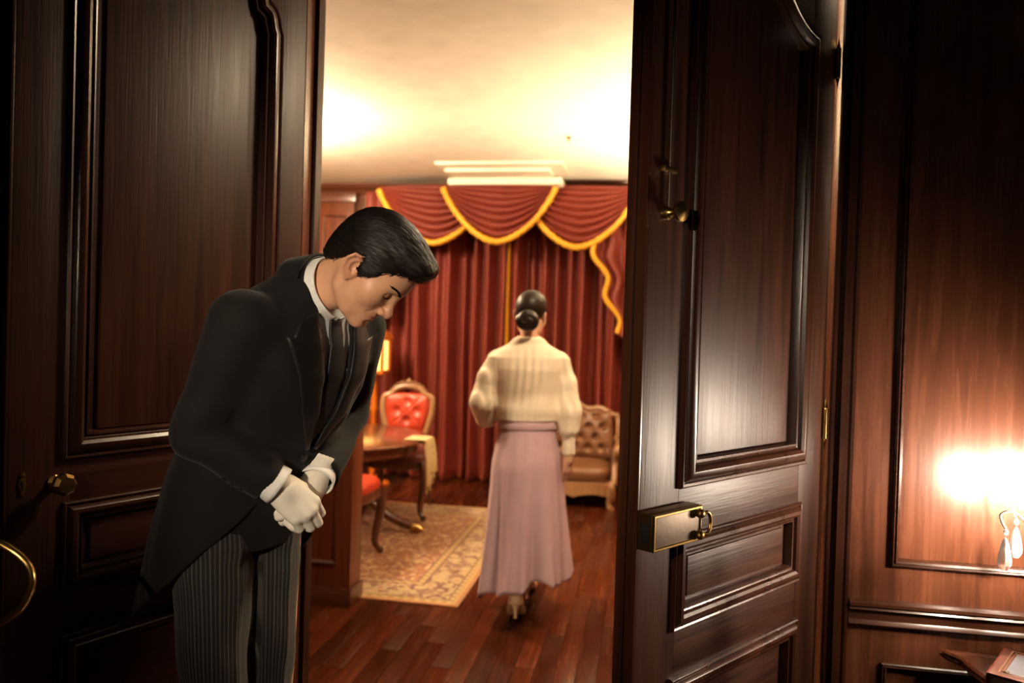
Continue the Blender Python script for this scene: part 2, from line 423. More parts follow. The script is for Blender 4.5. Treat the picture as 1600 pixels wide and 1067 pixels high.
# wall pilaster and its panel, left of the curtains, and the papered strip beside it
pil = mark(box('trim_8', (-3.06, YB-.10, 0), (-2.70, YB, 2.585), M['room_wood'], None, .004), kind='structure')
moulding('panel_moulding', [(-3.0, .25), (-2.78, .25), (-2.78, 2.38), (-3.0, 2.38)], PM, M['room_mould'], pil, YB-.10, -1)
box('pilaster_cap', (-3.08, YB-.13, 2.50), (-2.68, YB, 2.585), M['room_mould'], pil, .006)
mark(box('trim_9', (-2.70, YB-.06, 0), (-2.60, YB, 2.56), M['chair_wood'], None, .004), kind='structure')
mark(box('trim_10', (XL, YB-.012, .9), (-3.075, YB, 2.38), M['wallpaper'], None, .002), kind='structure')
# low panelled partition just inside on the left
part = mark(box('wall_partition', (-2.55, 3.515, 0), (-1.378, 3.655, 1.24), M['room_wood'], None, .003), kind='structure')
moulding('panel_moulding', [(-1.98, .20), (-1.445, .20), (-1.445, 1.14), (-1.98, 1.14)], [(a*.8, h*.7) for a, h in PM], M['room_mould'], part, 3.515, -1)
moulding('panel_moulding', [(-2.50, .20), (-2.04, .20), (-2.04, 1.14), (-2.50, 1.14)], [(a*.8, h*.7) for a, h in PM], M['room_mould'], part, 3.515, -1)
box('partition_skirting', (-2.56, 3.500, 0), (-1.366, 3.667, .085), M['room_mould'], part, .004)
box('partition_cap', (-2.57, 3.495, 1.24), (-1.36, 3.675, 1.27), M['room_mould'], part, .006)
# stepped plaster box under the ceiling in front of the curtains
cb = mark(empty('ceiling_box', (-1.2, 6.3, CEIL)), 'white stepped box on the ceiling above the middle swag', 'ceiling box')
for nm, a, b in (('upper_tray', (-.50, -.40, -.020), (.52, .10, 0)), ('middle_step', (-.46, -.24, -.045), (.40, .2, -.020)), ('lower_box', (-.50, .02, -.098), (.47, .46, -.045))): box(nm, a, b, M['white_paint'], cb, .004)

# ================================================================ the double door
LW, LT, LH = .79, .052, 2.545
BOL = [(0, -.001), (0, .008), (.004, .012), (.009, .010), (.012, .005), (.016, .013), (.024, .019), (.034, .020), (.042, .015), (.046, .006), (.050, .004), (.053, .009), (.057, .008), (.060, 0), (.062, -.014)]
BOL2 = [(a*.78, h*.85 if h > 0 else h) for a, h in BOL]
def arc(cx, cz, rx, rz, a0, a1, n=12): return [(cx+rx*math.cos(R(a0+(a1-a0)*i/n)), cz+rz*math.sin(R(a0+(a1-a0)*i/n))) for i in range(n+1)]
def leaf(name, loc, ang, shape):
    e = mark(empty(name, loc, ang), kind='structure')
    s0, s1 = .105, .662
    if shape == 'cove':
        up = [(s1, 1.036)]+arc(s1, 2.425, .25, .275, 270, 180)+arc(s0, 2.425, .25, .275, 0, -90)+[(s0, 1.036)]
    else:
        lft = arc(.0875, 2.300, .062, .105, 270+20, 360-25, 6)
        lft = [(.0885, 2.190)]+[(.137-.042*math.cos(a)**1.0+.0, 2.192+.082*math.sin(a)) for a in [R(x) for x in (12, 30, 48, 66, 84)]]
        top = [(.385-.25*math.cos(R(x)), 2.275+.15*math.sin(R(x))) for x in range(6, 91, 12)]
        half = lft+top
        up = [(s1, 1.036)]+[(s0+s1-x, z) for x, z in half]+half[::-1]+[(s0-.016, 1.036)]
        up[0] = (s1+.016, 1.036)
    mid = [(s0+.012, .732), (s1+.012, .732), (s1+.012, .938), (s0+.012, .938)]
    low = [(s0+.012, .13), (s1+.012, .13), (s1+.012, .632), (s0+.012, .632)]
    # frame: two stiles, three rails; the top rail follows the curved panel
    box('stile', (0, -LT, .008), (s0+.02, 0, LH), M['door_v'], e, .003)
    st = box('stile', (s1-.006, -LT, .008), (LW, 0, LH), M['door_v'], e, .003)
    # rebated free edge
    box('edge_bead', (LW, -LT, .008), (LW+.007, -LT*.56, LH), M['mould'], e, .0015)
    box('edge_bead', (LW, -LT*.44, .008), (LW+.007, 0, LH), M['mould'], e, .0015)
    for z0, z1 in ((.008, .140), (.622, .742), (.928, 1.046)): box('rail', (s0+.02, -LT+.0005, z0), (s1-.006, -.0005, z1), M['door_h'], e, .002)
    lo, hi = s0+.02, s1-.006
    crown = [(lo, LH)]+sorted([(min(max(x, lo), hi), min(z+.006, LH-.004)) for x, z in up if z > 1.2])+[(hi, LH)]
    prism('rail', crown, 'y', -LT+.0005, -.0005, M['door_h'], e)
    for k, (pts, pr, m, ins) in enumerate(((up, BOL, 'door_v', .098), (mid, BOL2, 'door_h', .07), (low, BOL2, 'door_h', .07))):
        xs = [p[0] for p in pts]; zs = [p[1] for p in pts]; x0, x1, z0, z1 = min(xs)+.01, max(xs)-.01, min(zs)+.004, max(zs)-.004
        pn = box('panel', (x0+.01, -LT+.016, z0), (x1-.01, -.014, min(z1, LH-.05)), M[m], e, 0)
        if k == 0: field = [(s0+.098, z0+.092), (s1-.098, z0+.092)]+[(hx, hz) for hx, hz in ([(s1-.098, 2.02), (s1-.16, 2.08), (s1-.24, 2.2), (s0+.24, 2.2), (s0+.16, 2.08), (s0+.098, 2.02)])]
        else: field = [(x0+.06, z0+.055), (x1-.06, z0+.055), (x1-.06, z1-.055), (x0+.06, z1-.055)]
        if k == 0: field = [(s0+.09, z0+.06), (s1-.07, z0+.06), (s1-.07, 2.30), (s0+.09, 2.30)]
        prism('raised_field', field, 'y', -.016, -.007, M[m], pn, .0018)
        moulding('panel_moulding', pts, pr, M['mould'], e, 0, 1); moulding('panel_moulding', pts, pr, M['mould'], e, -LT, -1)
    return e
AR, AL = 52.5, 114
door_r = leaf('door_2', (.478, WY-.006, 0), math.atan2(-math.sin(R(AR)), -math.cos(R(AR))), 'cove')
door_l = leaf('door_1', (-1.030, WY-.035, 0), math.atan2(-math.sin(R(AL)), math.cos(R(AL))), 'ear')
door_r['label'] = 'right leaf of the dark panelled double door, with brass rim lock'; door_l['label'] = 'left leaf of the dark panelled double door, behind the bowing person'
def hinge(parent, z, y=.006):
    h = lathe('hinge', [(.0005, z-.072), (.002, z-.060), (.0035, z-.052), (.005, z-.044), (.0042, z-.042), (.0072, z-.040), (.0072, z-.0012), (.0064, z-.0008), (.0064, z+.0008), (.0072, z+.0012), (.0072, z+.040), (.0042, z+.042), (.005, z+.044), (.0035, z+.052), (.002, z+.060), (.0005, z+.072)], M['brass'], parent, 14, (0, y, 0))
    box('hinge_plate', (.001, -.03, z-.04), (-.002, y, z+.04), M['old_brass'], h, .0005)
for z in (.20, 1.136, 2.105): hinge(door_r, z); hinge(door_l, z, -LT-.004)
# rim lock on the right leaf
lk = box('rim_lock', (.628, .001, .930), (.797, .038, 1.006), M['old_brass'], door_r, .004)
box('face_plate', (.634, .0375, .937), (.786, .0395, .999), M['lock_plate'], lk, .0006)
moulding('plate_rim', [(.629, .931), (.796, .931), (.796, 1.005), (.629, 1.005)], [(0, 0), (.0, .003), (.002, .0045), (.005, .0045), (.007, .0025), (.007, 0)], M['brass'], lk, .038, 1)
box('bolt_slot', (.7965, .010, .948), (.7985, .030, .985), M['iron'], lk, .0004)
box('end_plate', (.797, .004, .932), (.7978, .036, 1.004), M['old_brass'], lk, 0)
tube('bolt_handle', smoothpath([(.640, .046, .988), (.622, .052, .990), (.612, .052, .968), (.622, .052, .946), (.640, .046, .948)], 5), [.004]*21, M['brass'], lk, 8)
for z in (.990, .945): lathe('handle_boss', [(.0005, -.004), (.007, -.004), (.010, .004), (.0095, .010), (.006, .014), (.0005, .015)], M['old_brass'], lk, 14, (.646, .043, z), Matrix.Rotation(R(-90), 3, 'X').to_3x3())
# bolt rod with its guide and knob
rod = tube('bolt_rod', [(.738, .010, 1.60), (.738, .010, 2.53)], .0042, M['lock_plate'], door_r, 8)
for z in (1.70, 2.35): box('rod_guide', (.716, .0, z-.006), (.760, .0145, z+.006), M['old_brass'], rod, .003)
FW = Matrix.Rotation(R(-90), 3, 'X')
lathe('bolt_knob', [(.0005, 0), (.014, 0), (.014, .010), (.008, .016), (.0065, .026), (.009, .030), (.019, .033), (.0215, .038), (.0205, .043), (.013, .046), (.006, .049), (.0005, .050)], M['brass'], door_r, 24, (.738, .0, 1.612), FW)
# faceted knob and keyhole plate on the left leaf
kn = lathe('door_knob', [(.0005, 0), (.017, 0), (.017, .004), (.010, .008), (.009, .026), (.016, .030), (.0255, .036), (.0255, .050), (.018, .058), (.0005, .059)], M['old_brass'], door_l, 8, (.692, 0, .988), FW, ang=20)
kh = lathe('keyhole_plate', [(.0005, 0), (.009, 0), (.009, .003), (.0005, .0045)], M['brass'], door_l, 12, (.760, .0, .992), FW)
for z, r in ((.972, .0065), (1.013, .006), (.985, .0085), (1.0, .0085)): lathe('escutcheon_lobe', [(.0005, 0), (r, 0), (r*.9, .003), (.0005, .004)], M['brass'], kh, 12, (.760, .0005, z), FW)
box('keyhole', (.758, .004, .982), (.762, .0052, 1.0), M['iron'], kh, .0005)

# ================================================================ things in the back room
# ---- rug
RX0, RX1, RY0, RY1 = -3.05, -.862, 3.625, 5.68
rug = box('rug', (-(RX1-RX0)/2, -(RY1-RY0)/2, 0), ((RX1-RX0)/2, (RY1-RY0)/2, .009), rug_mat((RX1-RX0)/2, (RY1-RY0)/2), None, .003)
rug.location = ((RX0+RX1)/2, (RY0+RY1)/2, .0005)
mark(rug, 'cream and rust patterned wool rug with a gold border under the chairs', 'rug')

# ---- curtains
def curtain(name, x0, x1, yc, z0, z1, seed, label, lead):
    e = mark(empty(name, ((x0+x1)/2, yc, 0)), label, 'curtain', 'red velvet curtains on the far wall')
    r = random.Random(seed); nx, nz = 230, 34; xc = (x0+x1)/2
    ph = [r.random()*6.28 for _ in range(6)]
    V, F = [], []
    for j in range(nz+1):
        v = j/nz; z = z0+(z1-z0)*v
        for i in range(nx+1):
            u = i/nx; x = x0+(x1-x0)*u
            w = x+.034*math.sin(3.1*x+ph[0])+.012*math.sin(11*x+ph[1])+.010*math.sin(2.2*z+ph[2]+x*4)*(1-v)
            f = math.cos(w*2*math.pi/.128); g = math.cos(w*2*math.pi/.30+ph[3])
            prof = (abs(.5+.5*f)**1.7)
            y = -.135*prof*(.8+.3*g)-.035*g+.006*math.sin(9*z+ph[4]+7*x)*(1-v)
            y -= .05*(1-v)**3*(.4+.6*prof)
            V.append((x-xc+.02*(1-v)**2*math.sin(w*2*math.pi/.30+ph[5]), y, z))
    for j in range(nz):
        for i in range(nx): a = j*(nx+1)+i; F.append((a, a+1, a+nx+2, a+nx+1))
    c = raw('cloth', V, F, M['velvet'], e, ang=180)
    md = c.modifiers.new('thick', 'SOLIDIFY'); md.thickness = .004; md.offset = 1
    # gold trim on the leading edge
    i = nx if lead > 0 else 0
    pts = [Vector(V[j*(nx+1)+i])+Vector((0, -.012, 0)) for j in range(nz+1)]
    tube('gold_trim', pts, .015, M['gold_trim'], e, 8, flat=.6)
    return e
YC = 6.80
curtain('curtain', -2.47, -1.232, YC, .012, 2.56, 5, 'left red velvet curtain, behind the tufted red chair', 1)
curtain('curtain', -1.229, .20, YC+.012, .012, 2.56, 9, 'right red velvet curtain, behind the brown leather armchair', -1)
def swag(xl, xr, drop, yc, label, sharp=1.0):
    xc = (xl+xr)/2; w = xr-xl; e = mark(empty('swag', (xc, yc, 2.585)), label, 'swag', 'red velvet swags with gold fringe')
    nu, nv = 60, 56; V, F = [], []
    def edge(u):
        a = abs(2*u-1); return drop*(1-a**1.75)**.85 if a < 1 else 0
    for j in range(nv+1):
        v = j/nv
        for i in range(nu+1):
            u = i/nu; a = 1-abs(2*u-1)
            d = edge(u); env = min(1, a*2.2)
            k = v**.9*8.0
            y = -.03-.075*math.sin(math.pi*min(v, .9)**.8)*env-.026*env*math.sin(k*2*math.pi+1.2*math.sin(u*5))
            z = -.0-v*(d+.012)+.008*env*math.cos(k*2*math.pi)
            V.append(((u-.5)*w*(1-.04*v), y, z))
    for j in range(nv):
        for i in range(nu): q = j*(nu+1)+i; F.append((q, q+nu+1, q+nu+2, q+1))
    c = raw('cloth', V, F, M['velvet'], e, ang=180)
    md = c.modifiers.new('thick', 'SOLIDIFY'); md.thickness = .004
    pts = [Vector(V[nv*(nu+1)+i])+Vector((0, -.012, -.012)) for i in range(nu+1)]
    tube('gold_fringe', pts, [.026+.003*math.sin(i*1.9) for i in range(nu+1)], M['gold_trim'], e, 10, flat=1.0)
    return e
swag(-2.385, -1.325, .475, 6.52, 'leftmost red swag with gold fringe, above the bowing head')
swag(-1.775, -.765, .470, 6.425, 'middle red swag with gold fringe, in front of its neighbours')
swag(-1.125, -.075, .500, 6.52, 'rightmost red swag with gold fringe, beside the door edge')
def jabot(xa, za, xb, zb, xo, yc, label):
    """side tail: cloth from an outer edge xo to a wavy inner hem running from (xa,za) down to (xb,zb)"""
    e = mark(empty('curtain_tail', (xo, yc, 2.55)), label, 'curtain tail', 'red velvet tails edged in gold')
    n, m = 48, 26; V, F = [], []; s = 1 if xo > xa else -1
    for j in range(n+1):
        t = j/n; z = 2.55-.0+(za-2.55)*min(1, t/.3) if t < .3 else za+(zb-za)*(t-.3)/.7
        tt = max(0, (t-.3)/.7)
        xi = xa-s*.12*(1-t/.3) if t < .3 else xa+(xb-xa)*tt-s*.035*math.sin(tt*math.pi*4.2)
        for i in range(m+1):
            u = i/m; x = xi+(xo-xi)*u
            V.append((x-xo, -.038*math.cos(u*20+tt*3)-.02-.02*math.cos(u*9), z-2.55-(.25*u*(tt))))
    for j in range(n):
        for i in range(m): q = j*(m+1)+i; F.append((q, q+1, q+m+2, q+m+1))
    c = raw('cloth', V, F, M['velvet'], e, ang=180); md = c.modifiers.new('thick', 'SOLIDIFY'); md.thickness = .004
    pts = [Vector(V[j*(m+1)])+Vector((0, -.01, 0)) for j in range(int(n*.3), n+1)]
    tube('gold_fringe', pts, .022, M['gold_trim'], e, 8)
    return e
jabot(-.455, 2.10, -.225, 1.36, .03, 6.555, 'right curtain tail with a zigzag gold edge, beside the door edge')
jabot(-2.03, 2.10, -2.43, 1.22, -2.50, 6.555, 'left curtain tail with a zigzag gold edge, behind the bowed face')

# ---- tufted upholstery: a pillow surface over an outline, dimpled at the buttons
def tufted(name, wf, z0, z1, thick, buttons, mat, parent, bdepth=.028, br=.05, nu=44, nv=44, y0=0.0, sgn=-1, sag=.0):
    V, F = [], []
    for j in range(nv+1):
        v = j/nv; z = z0+(z1-z0)*v
        for i in range(nu+1):
            u = i/nu*2-1; x = u*wf(v)
            ed = min(1-abs(u), v, 1-v); bul = thick*(1-math.exp(-max(ed, 0)*11))
            dm = 0; near = []
            for bx, bz in buttons:
                r2 = ((x-bx)**2+(z-bz)**2)**.5; near.append(r2); dm += bdepth*math.exp(-(r2/br)**2*2.2)
            near.sort()
            fold = 0
            if len(near) > 1: fold = .012*math.exp(-((near[1]-near[0])/.012)**2)*math.exp(-(near[0]/(br*1.7))**2)
            V.append((x, y0+sgn*max(bul-dm-fold, -.004)+sag*u*u, z))
    for j in range(nv):
        for i in range(nu): q = j*(nu+1)+i; F.append((q, q+1, q+nu+2, q+nu+1))
    o = raw(name, V, F, mat, parent, ang=180)
    md = o.modifiers.new('thick', 'SOLIDIFY'); md.thickness = .012; md.offset = -1 if sgn < 0 else 1
    for bx, bz in buttons:
        u = 0; lathe('tuft_button', [(.0005, -.003), (.009, -.002), (.009, .002), (.005, .005), (.0005, .006)], mat, o, 10, (bx, y0+sgn*(thick-bdepth-.002), bz), Matrix.Rotation(R(90 if sgn < 0 else -90), 3, 'X'))
    return o
def cabriole(x, y, h, dx, dy, r=.026):
    return smoothpath([(x, y, h), (x+dx*.022, y+dy*.022, h*.78), (x+dx*.012, y+dy*.012, h*.5), (x-dx*.006, y-dy*.006, h*.2), (x+dx*.012, y+dy*.012, h*.06), (x+dx*.03, y+dy*.03, .012)], 4), [r*1.25]*2+[r*1.25]*3+[r*1.05]*4+[r*.8]*4+[r*.62]*4+[r*.75]*3+[r*.8]
def leg(name, x, y, h, dx, dy, mat, parent, r=.026):
    p, _ = cabriole(x, y, h, dx, dy, r); n = len(p)
    rs = [r*(1.3-.62*min(1, (i/n)/.8)+(.16 if i > n*.85 else 0)) for i in range(n)]
    return tube(name, p, rs, mat, parent, 10)
def salon_chair(loc, rz, label, frame, seatmat):
    """local: front towards -y"""
    e = mark(empty('salon_chair', loc, rz), label, 'chair', 'carved salon chairs at the table')
    for x in (-.20, .20):
        leg('leg', x, -.19, .40, math.copysign(1, x), -1, M['chair_wood'], e)
        tube('leg', smoothpath([(x*.9, .19, .42), (x*.9, .20, .22), (x*.95, .235, .01)], 5), [.024-.001*i for i in range(11)], M['chair_wood'], e, 10)
    # seat rail and cushion
    def ring(zs): return [(z, s) for z, s in zs]
    def seat_solid(nm, prof, mat):
        V, F = [], []; seg = 40
        for z, s in prof:
            for k in range(seg):
                a = 2*math.pi*k/seg; c, d = math.cos(a), math.sin(a)
                px = math.copysign(abs(c)**.55, c)*.245*s; py = math.copysign(abs(d)**.55, d)*.225*s
                V.append((px*(1-.10*(py/.225)*.5), py, z))
        n = len(prof)
        for i in range(n-1):
            for k in range(seg): F.append((i*seg+k, i*seg+(k+1) % seg, (i+1)*seg+(k+1) % seg, (i+1)*seg+k))
        F.append(tuple(range(seg))[::-1]); F.append(tuple((n-1)*seg+k for k in range(seg)))
        return raw(nm, V, F, mat, e, ang=50, fix=True)
    seat_solid('seat_rail', [(.345, .93), (.35, .98), (.39, 1.0), (.405, .98)], M['chair_wood'])
    seat_solid('seat_cushion', [(.405, .97), (.425, .985), (.445, .96), (.462, .86), (.470, .6), (.472, .2)], seatmat)
    # back: oval frame, carved crest, tufted pad, all leaning back
    bk = empty('backrest', (0, .20, .445), 0, e); bk.rotation_euler = (R(-9), 0, 0)
    wf = lambda v: .155*(.80+.62*v-.42*v**3.2+.0)*(1 if v < .86 else max(.25, 1-((v-.86)/.14)**2*.35))
    tufted('back_pad', wf, .10, .40, .035, [(0, .335), (-.072, .265), (.072, .265), (0, .195)], M['red_leather'], bk, .022, .045)
    fp = [(wf(v)+.022)*1.0 for v in [k/20 for k in range(21)]]
    out = [(-(wf(k/20)+.018), 0, .10+.30*k/20) for k in range(21)]
    top = [(-.10, 0, .425), (-.055, 0, .445), (0, 0, .452)]
    path = [(-.105, 0, -.02), (-.118, 0, .05)]+out[::2]+top
    path = path+[(-x, y, z) for x, y, z in path[::-1][1:]]
    sp = smoothpath(path, 3); n = len(sp)
    tube('back_frame', sp, [.019]*n, frame, bk, 10, flat=1.25)
    tube('lower_bar', [(-.118, 0, .085), (0, 0, .078), (.118, 0, .085)], .015, frame, bk, 8)
    # crest of scrolls and leaves
    parts = []
    for s in (-1, 1):
        for k, (x, z, rr) in enumerate(((.018, .475, .017), (.045, .470, .018), (.074, .460, .017), (.102, .443, .015), (.126, .420, .012))):
            pts = [(s*(x+rr*(1-t*.09)*math.cos(a)), -.010, z+rr*(1-t*.09)*math.sin(a)) for t, a in [(q, q*.75) for q in range(10)]]
            parts.append(tube_vf(pts, [.0068-.0003*q for q in range(10)], 6))
    parts.append(lathe_vf([(.0005, .462), (.012, .47), (.018, .487), (.012, .503), (.0005, .513)], 8, (0, -.006, 0)))
    V, F = joinvf(parts); raw('crest', V, F, frame, bk, ang=60, fix=True)
    return e
salon_chair((-1.735, 5.33, .020), R(6), 'carved salon chair with tufted red back, standing behind the table', M['pale_wood'], M['dark_red'])
salon_chair((-1.735, 4.14, .020), R(183), 'salon chair with bright red seat, half hidden by the wooden partition', M['chair_wood'], M['red_leather'])

# ---- round pedestal table
tb = mark(empty('pedestal_table', (-2.02, 4.82, .0095)), 'dark polished pedestal table with brass claw feet on the rug', 'table')
lathe('table_top', [(.0005, .592), (.56, .592), (.60, .598), (.615, .606), (.62, .613), (.612, .621), (.60, .624), (.0005, .625)], M['table_wood'], tb, 56)
lathe('apron', [(.0005, .53), (.545, .53), (.55, .535), (.55, .592), (.0005, .592)], M['table_wood'], tb, 48)
lathe('pedestal', [(.0005, .16), (.07, .16), (.085, .20), (.07, .25), (.045, .28), (.05, .34), (.075, .40), (.06, .46), (.045, .50), (.10, .53), (.0005, .531)], M['table_wood'], tb, 24)
for k in range(4):
    a = R(4+90*k); c, s = math.cos(a), math.sin(a)
    p = smoothpath([(c*.05, s*.05, .24), (c*.20, s*.20, .22), (c*.40, s*.40, .09), (c*.54, s*.54, .035)], 6); n = len(p)
    lg = tube('leg', p, [.036-.012*i/n for i in range(n)], M['table_wood'], tb, 10)
    V, F = joinvf([tube_vf([(c*.535, s*.535, .036), (c*.585, s*.585, .030), (c*.615, s*.615, .014)], [.030, .028, .014], 10), lathe_vf([(.0005, 0), (.02, 0), (.02, .02), (.0005, .02)], 10, (c*.575, s*.575, 0))])
    raw('claw_cap', V, F, M['brass'], lg, ang=60, fix=True)
# lace cloth hanging over the table edge
lc = mark(empty('lace_cloth', (-1.42, 4.82, .636)), 'cream lace cloth hanging over the right edge of the table', 'table runner')
V, F = [], []; nu, nv = 26, 34
for j in range(nv+1):
    t = j/nv
    for i in range(nu+1):
        u = i/nu-.5
        L = .30-.0+.16*(u+.5) if False else .30
        if t < .4: x = -.09+.135*t/.4; z = .002+.001*math.sin(u*20)
        else:
            q = (t-.4)/.6; x = .045+.028*math.sin(q*1.5); z = .002-(.19+.12*(.5-u))*q
        y = u*.20*(1-.12*t)+.010*math.sin(t*6)
        x += (.011*math.sin(u*24+t*3) if t > .4 else 0)
        V.append((x, y, z))
for j in range(nv):
    for i in range(nu):
        q = j*(nu+1)+i
        if t and ((i % 4 == 2 and j % 4 == 2) and 3 < i < nu-3): continue
        F.append((q, q+1, q+nu+2, q+nu+1))
c = raw('cloth', V, F, M['lace'], lc, ang=180); md = c.modifiers.new('thick', 'SOLIDIFY'); md.thickness = .003
for i in range(0, nu+1, 2):
    p = Vector(V[nv*(nu+1)+i]); lathe('tassel', [(.0005, -.034), (.006, -.028), (.007, -.018), (.003, -.008), (.0025, .002), (.0005, .003)], M['lace'], lc, 8, p)

# ---- wooden standard lamp with a lit lantern head
fl = mark(empty('lantern_lamp', (-2.285, 6.28, 0)), 'amber wooden standard lamp with a lit yellow lantern, behind the table', 'floor lamp')
lathe('base', [(.0005, 0), (.15, 0), (.15, .02), (.10, .035), (.05, .05), (.03, .08), (.0005, .08)], M['amber_wood'], fl, 24)
lathe('post', [(.0005, .05), (.024, .05), (.026, .3), (.034, .34), (.026, .38), (.026, .62), (.036, .65), (.026, .68), (.022, .9), (.034, .93), (.05, .955), (.0005, .956)], M['amber_wood'], fl, 18)
lt = box('lantern_glass', (-.085, -.085, .985), (.085, .085, 1.235), emit('lit amber glass', (1.0, .62, .16), 2.2), fl, .004)
for sx in (-1, 1):
    for sy in (-1, 1): box('lantern_post', (sx*.095-.012, sy*.095-.012, .955), (sx*.095+.012, sy*.095+.012, 1.26), M['amber_wood'], fl, .002)
box('lantern_floor', (-.108, -.108, .955), (.108, .108, .985), M['amber_wood'], fl, .004)
prism('lantern_roof', [(-.125, 1.255), (.125, 1.255), (.11, 1.285), (.05, 1.335), (-.05, 1.335), (-.11, 1.285)], 'y', -.11, .11, M['amber_wood'], fl, .004)

# ---- tufted leather settee
st = mark(empty('leather_armchair', (-.60, 6.22, 0), R(0)), 'brown tufted leather armchair with carved wooden frame beside the walking person', 'armchair')
for x in (-.36, .36): leg('leg', x, -.27, .20, math.copysign(.6, x), -1, M['pale_wood'], st, .028); tube('leg', smoothpath([(x*.9, .24, .2), (x*.92, .26, .1), (x*.95, .29, .005)], 4), [.026]*5+[.022]*4, M['pale_wood'], st, 8)
V, F = [], []
apr = [(-.40+.80*i/40, .085+.028*abs(math.cos(i/40*math.pi*2.5))*(1)+.0) for i in range(41)]
prism('apron', apr+[(.40, .20), (-.40, .20)], 'y', -.30, -.262, M['pale_wood'], st)
box('seat_base', (-.40, -.265, .14), (.40, .29, .215), M['chair_wood'], st, .01)
def settee_seat():
    prof = [(.215, .97), (.24, 1.0), (.275, 1.0), (.300, .95), (.318, .8), (.328, .5), (.332, .1)]; seg = 48; V, F = [], []
    for z, s in prof:
        for k in range(seg):
            a = 2*math.pi*k/seg; c, d = math.cos(a), math.sin(a)
            V.append((math.copysign(abs(c)**.5, c)*.375*s, math.copysign(abs(d)**.55, d)*.275*s-.015, z))
    n = len(prof)
    for i in range(n-1):
        for k in range(seg): F.append((i*seg+k, i*seg+(k+1) % seg, (i+1)*seg+(k+1) % seg, (i+1)*seg+k))
    F.append(tuple(range(seg))[::-1]); F.append(tuple((n-1)*seg+k for k in range(seg)))
    return raw('seat_cushion', V, F, M['brown_leather'], st, ang=60, fix=True)
settee_seat()
bk = empty('backrest', (0, .24, .30), 0, st); bk.rotation_euler = (R(-8), 0, 0)
bt = [((k-2.5+(.5 if j % 2 else 0))*.118-.03, .10+j*.085) for j in range(4) for k in range(6)]
bt = [b for b in bt if abs(b[0]) < .32]
tufted('back_pad', lambda v: .37-.03*v, .0, .415, .06, bt, M['brown_leather'], bk, .046, .042, 80, 60, 0, -1, -.12)
hw = lambda x: .425+.035*math.cos(x/.37*math.pi)+.02*math.cos(x/.37*math.pi*3)
fr = [(-.385, -.02-.10, .10), (-.395, -.03-.10, .25), (-.385, -.11, .36)]+[(-.345+.69*i/16, .0-.115*((-.345+.69*i/16)/.345)**2, hw(-.345+.69*i/16)) for i in range(17)]+[(.385, -.11, .36), (.395, -.13, .25), (.385, -.12, .10)]
sp = smoothpath(fr, 3); tube('back_frame', sp, [.022]*len(sp), M['pale_wood'], bk, 10)
for s in (-1, 1):
    ar = smoothpath([(s*.385, .12, .50), (s*.405, .0, .49), (s*.41, -.14, .475), (s*.405, -.20, .455), (s*.40, -.205, .42), (s*.395, -.18, .36), (s*.39, -.21, .28), (s*.385, -.28, .19)], 4)
    tube('arm', ar, [.026+.008*math.exp(-((i-14)/4)**2) for i in range(len(ar))], M['pale_wood'], st, 10)
    tufted_pad = prism('side_pad', [(-.20, .22), (.20, .22), (.18, .44), (.02, .455), (-.13, .43)], 'x', s*.36, s*.385, M['brown_leather'], st, .008)

# ---- ceiling lamps of the back room
def downlight(loc, label, en, grp=None):
    e = mark(empty('ceiling_lamp', loc), label, 'ceiling lamp', grp)
    lathe('rim', [(.0005, -.004), (.20, -.004), (.21, -.03), (.19, -.045), (.175, -.04), (.0005, -.035)], M['gilt'], e, 32)
    lathe('lit_glass', [(.0005, -.075), (.08, -.068), (.14, -.052), (.172, -.036), (.0005, -.034)], emit('lit opal glass', WARM2, en), e, 32)
    return e
def chandelier(loc, label, en):
    e = mark(empty('chandelier', loc), label, 'chandelier')
    lathe('stem', [(.0005, 0), (.05, 0), (.05, -.02), (.012, -.03), (.012, -.22), (.035, -.25), (.045, -.29), (.02, -.33), (.0005, -.34)], M['brass'], e, 16)
    g = emit('lit chandelier glass', WARM2, en)
    for k in range(5):
        a = R(72*k+10); c, s = math.cos(a), math.sin(a)
        ar = tube('arm', smoothpath([(c*.03, s*.03, -.28), (c*.14, s*.14, -.34), (c*.25, s*.25, -.30), (c*.27, s*.27, -.24)], 5), .008, M['brass'], e, 8)
        lathe('globe', [(.0005, -.24), (.03, -.235), (.055, -.20), (.06, -.165), (.045, -.125), (.02, -.105), (.0005, -.103)], g, ar, 16, (c*.27, s*.27, 0))
    return e
chandelier((-2.66, 4.45, CEIL), 'brass chandelier with five glass globes over the table', E_CHANDELIER)
downlight((.22, 2.62, CEIL), 'round ceiling lamp just inside the doorway', E_DOWNLIGHT)
def fill_uplight(loc, label, en):  # added fill lamp, hidden behind the right leaf to brighten the ceiling
    e = mark(empty('fill_uplight', loc), label, 'floor lamp')
    lathe('base', [(.0005, 0), (.15, 0), (.15, .02), (.04, .035), (.0005, .035)], M['brass'], e, 24)
    lathe('pole', [(.0005, .03), (.013, .03), (.013, 1.70), (.0005, 1.70)], M['brass'], e, 14)
    lathe('bowl', [(.0005, 1.68), (.05, 1.69), (.14, 1.75), (.17, 1.80), (.165, 1.80), (.135, 1.756), (.05, 1.70), (.0005, 1.695)], M['brass'], e, 32)
    lathe('bulb', [(.0005, 1.70), (.03, 1.71), (.045, 1.74), (.03, 1.775), (.0005, 1.785)], emit('lit fill lamp bulb', WARM2, en), e, 16)
    return e
fill_uplight((.80, 5.0, 0), 'added brass fill lamp, hidden at the right side of the far room', E_UPLIGHT)
downlight((.55, 4.4, CEIL), 'round ceiling lamp over the right side of the room', E_DOWNLIGHT*.3)
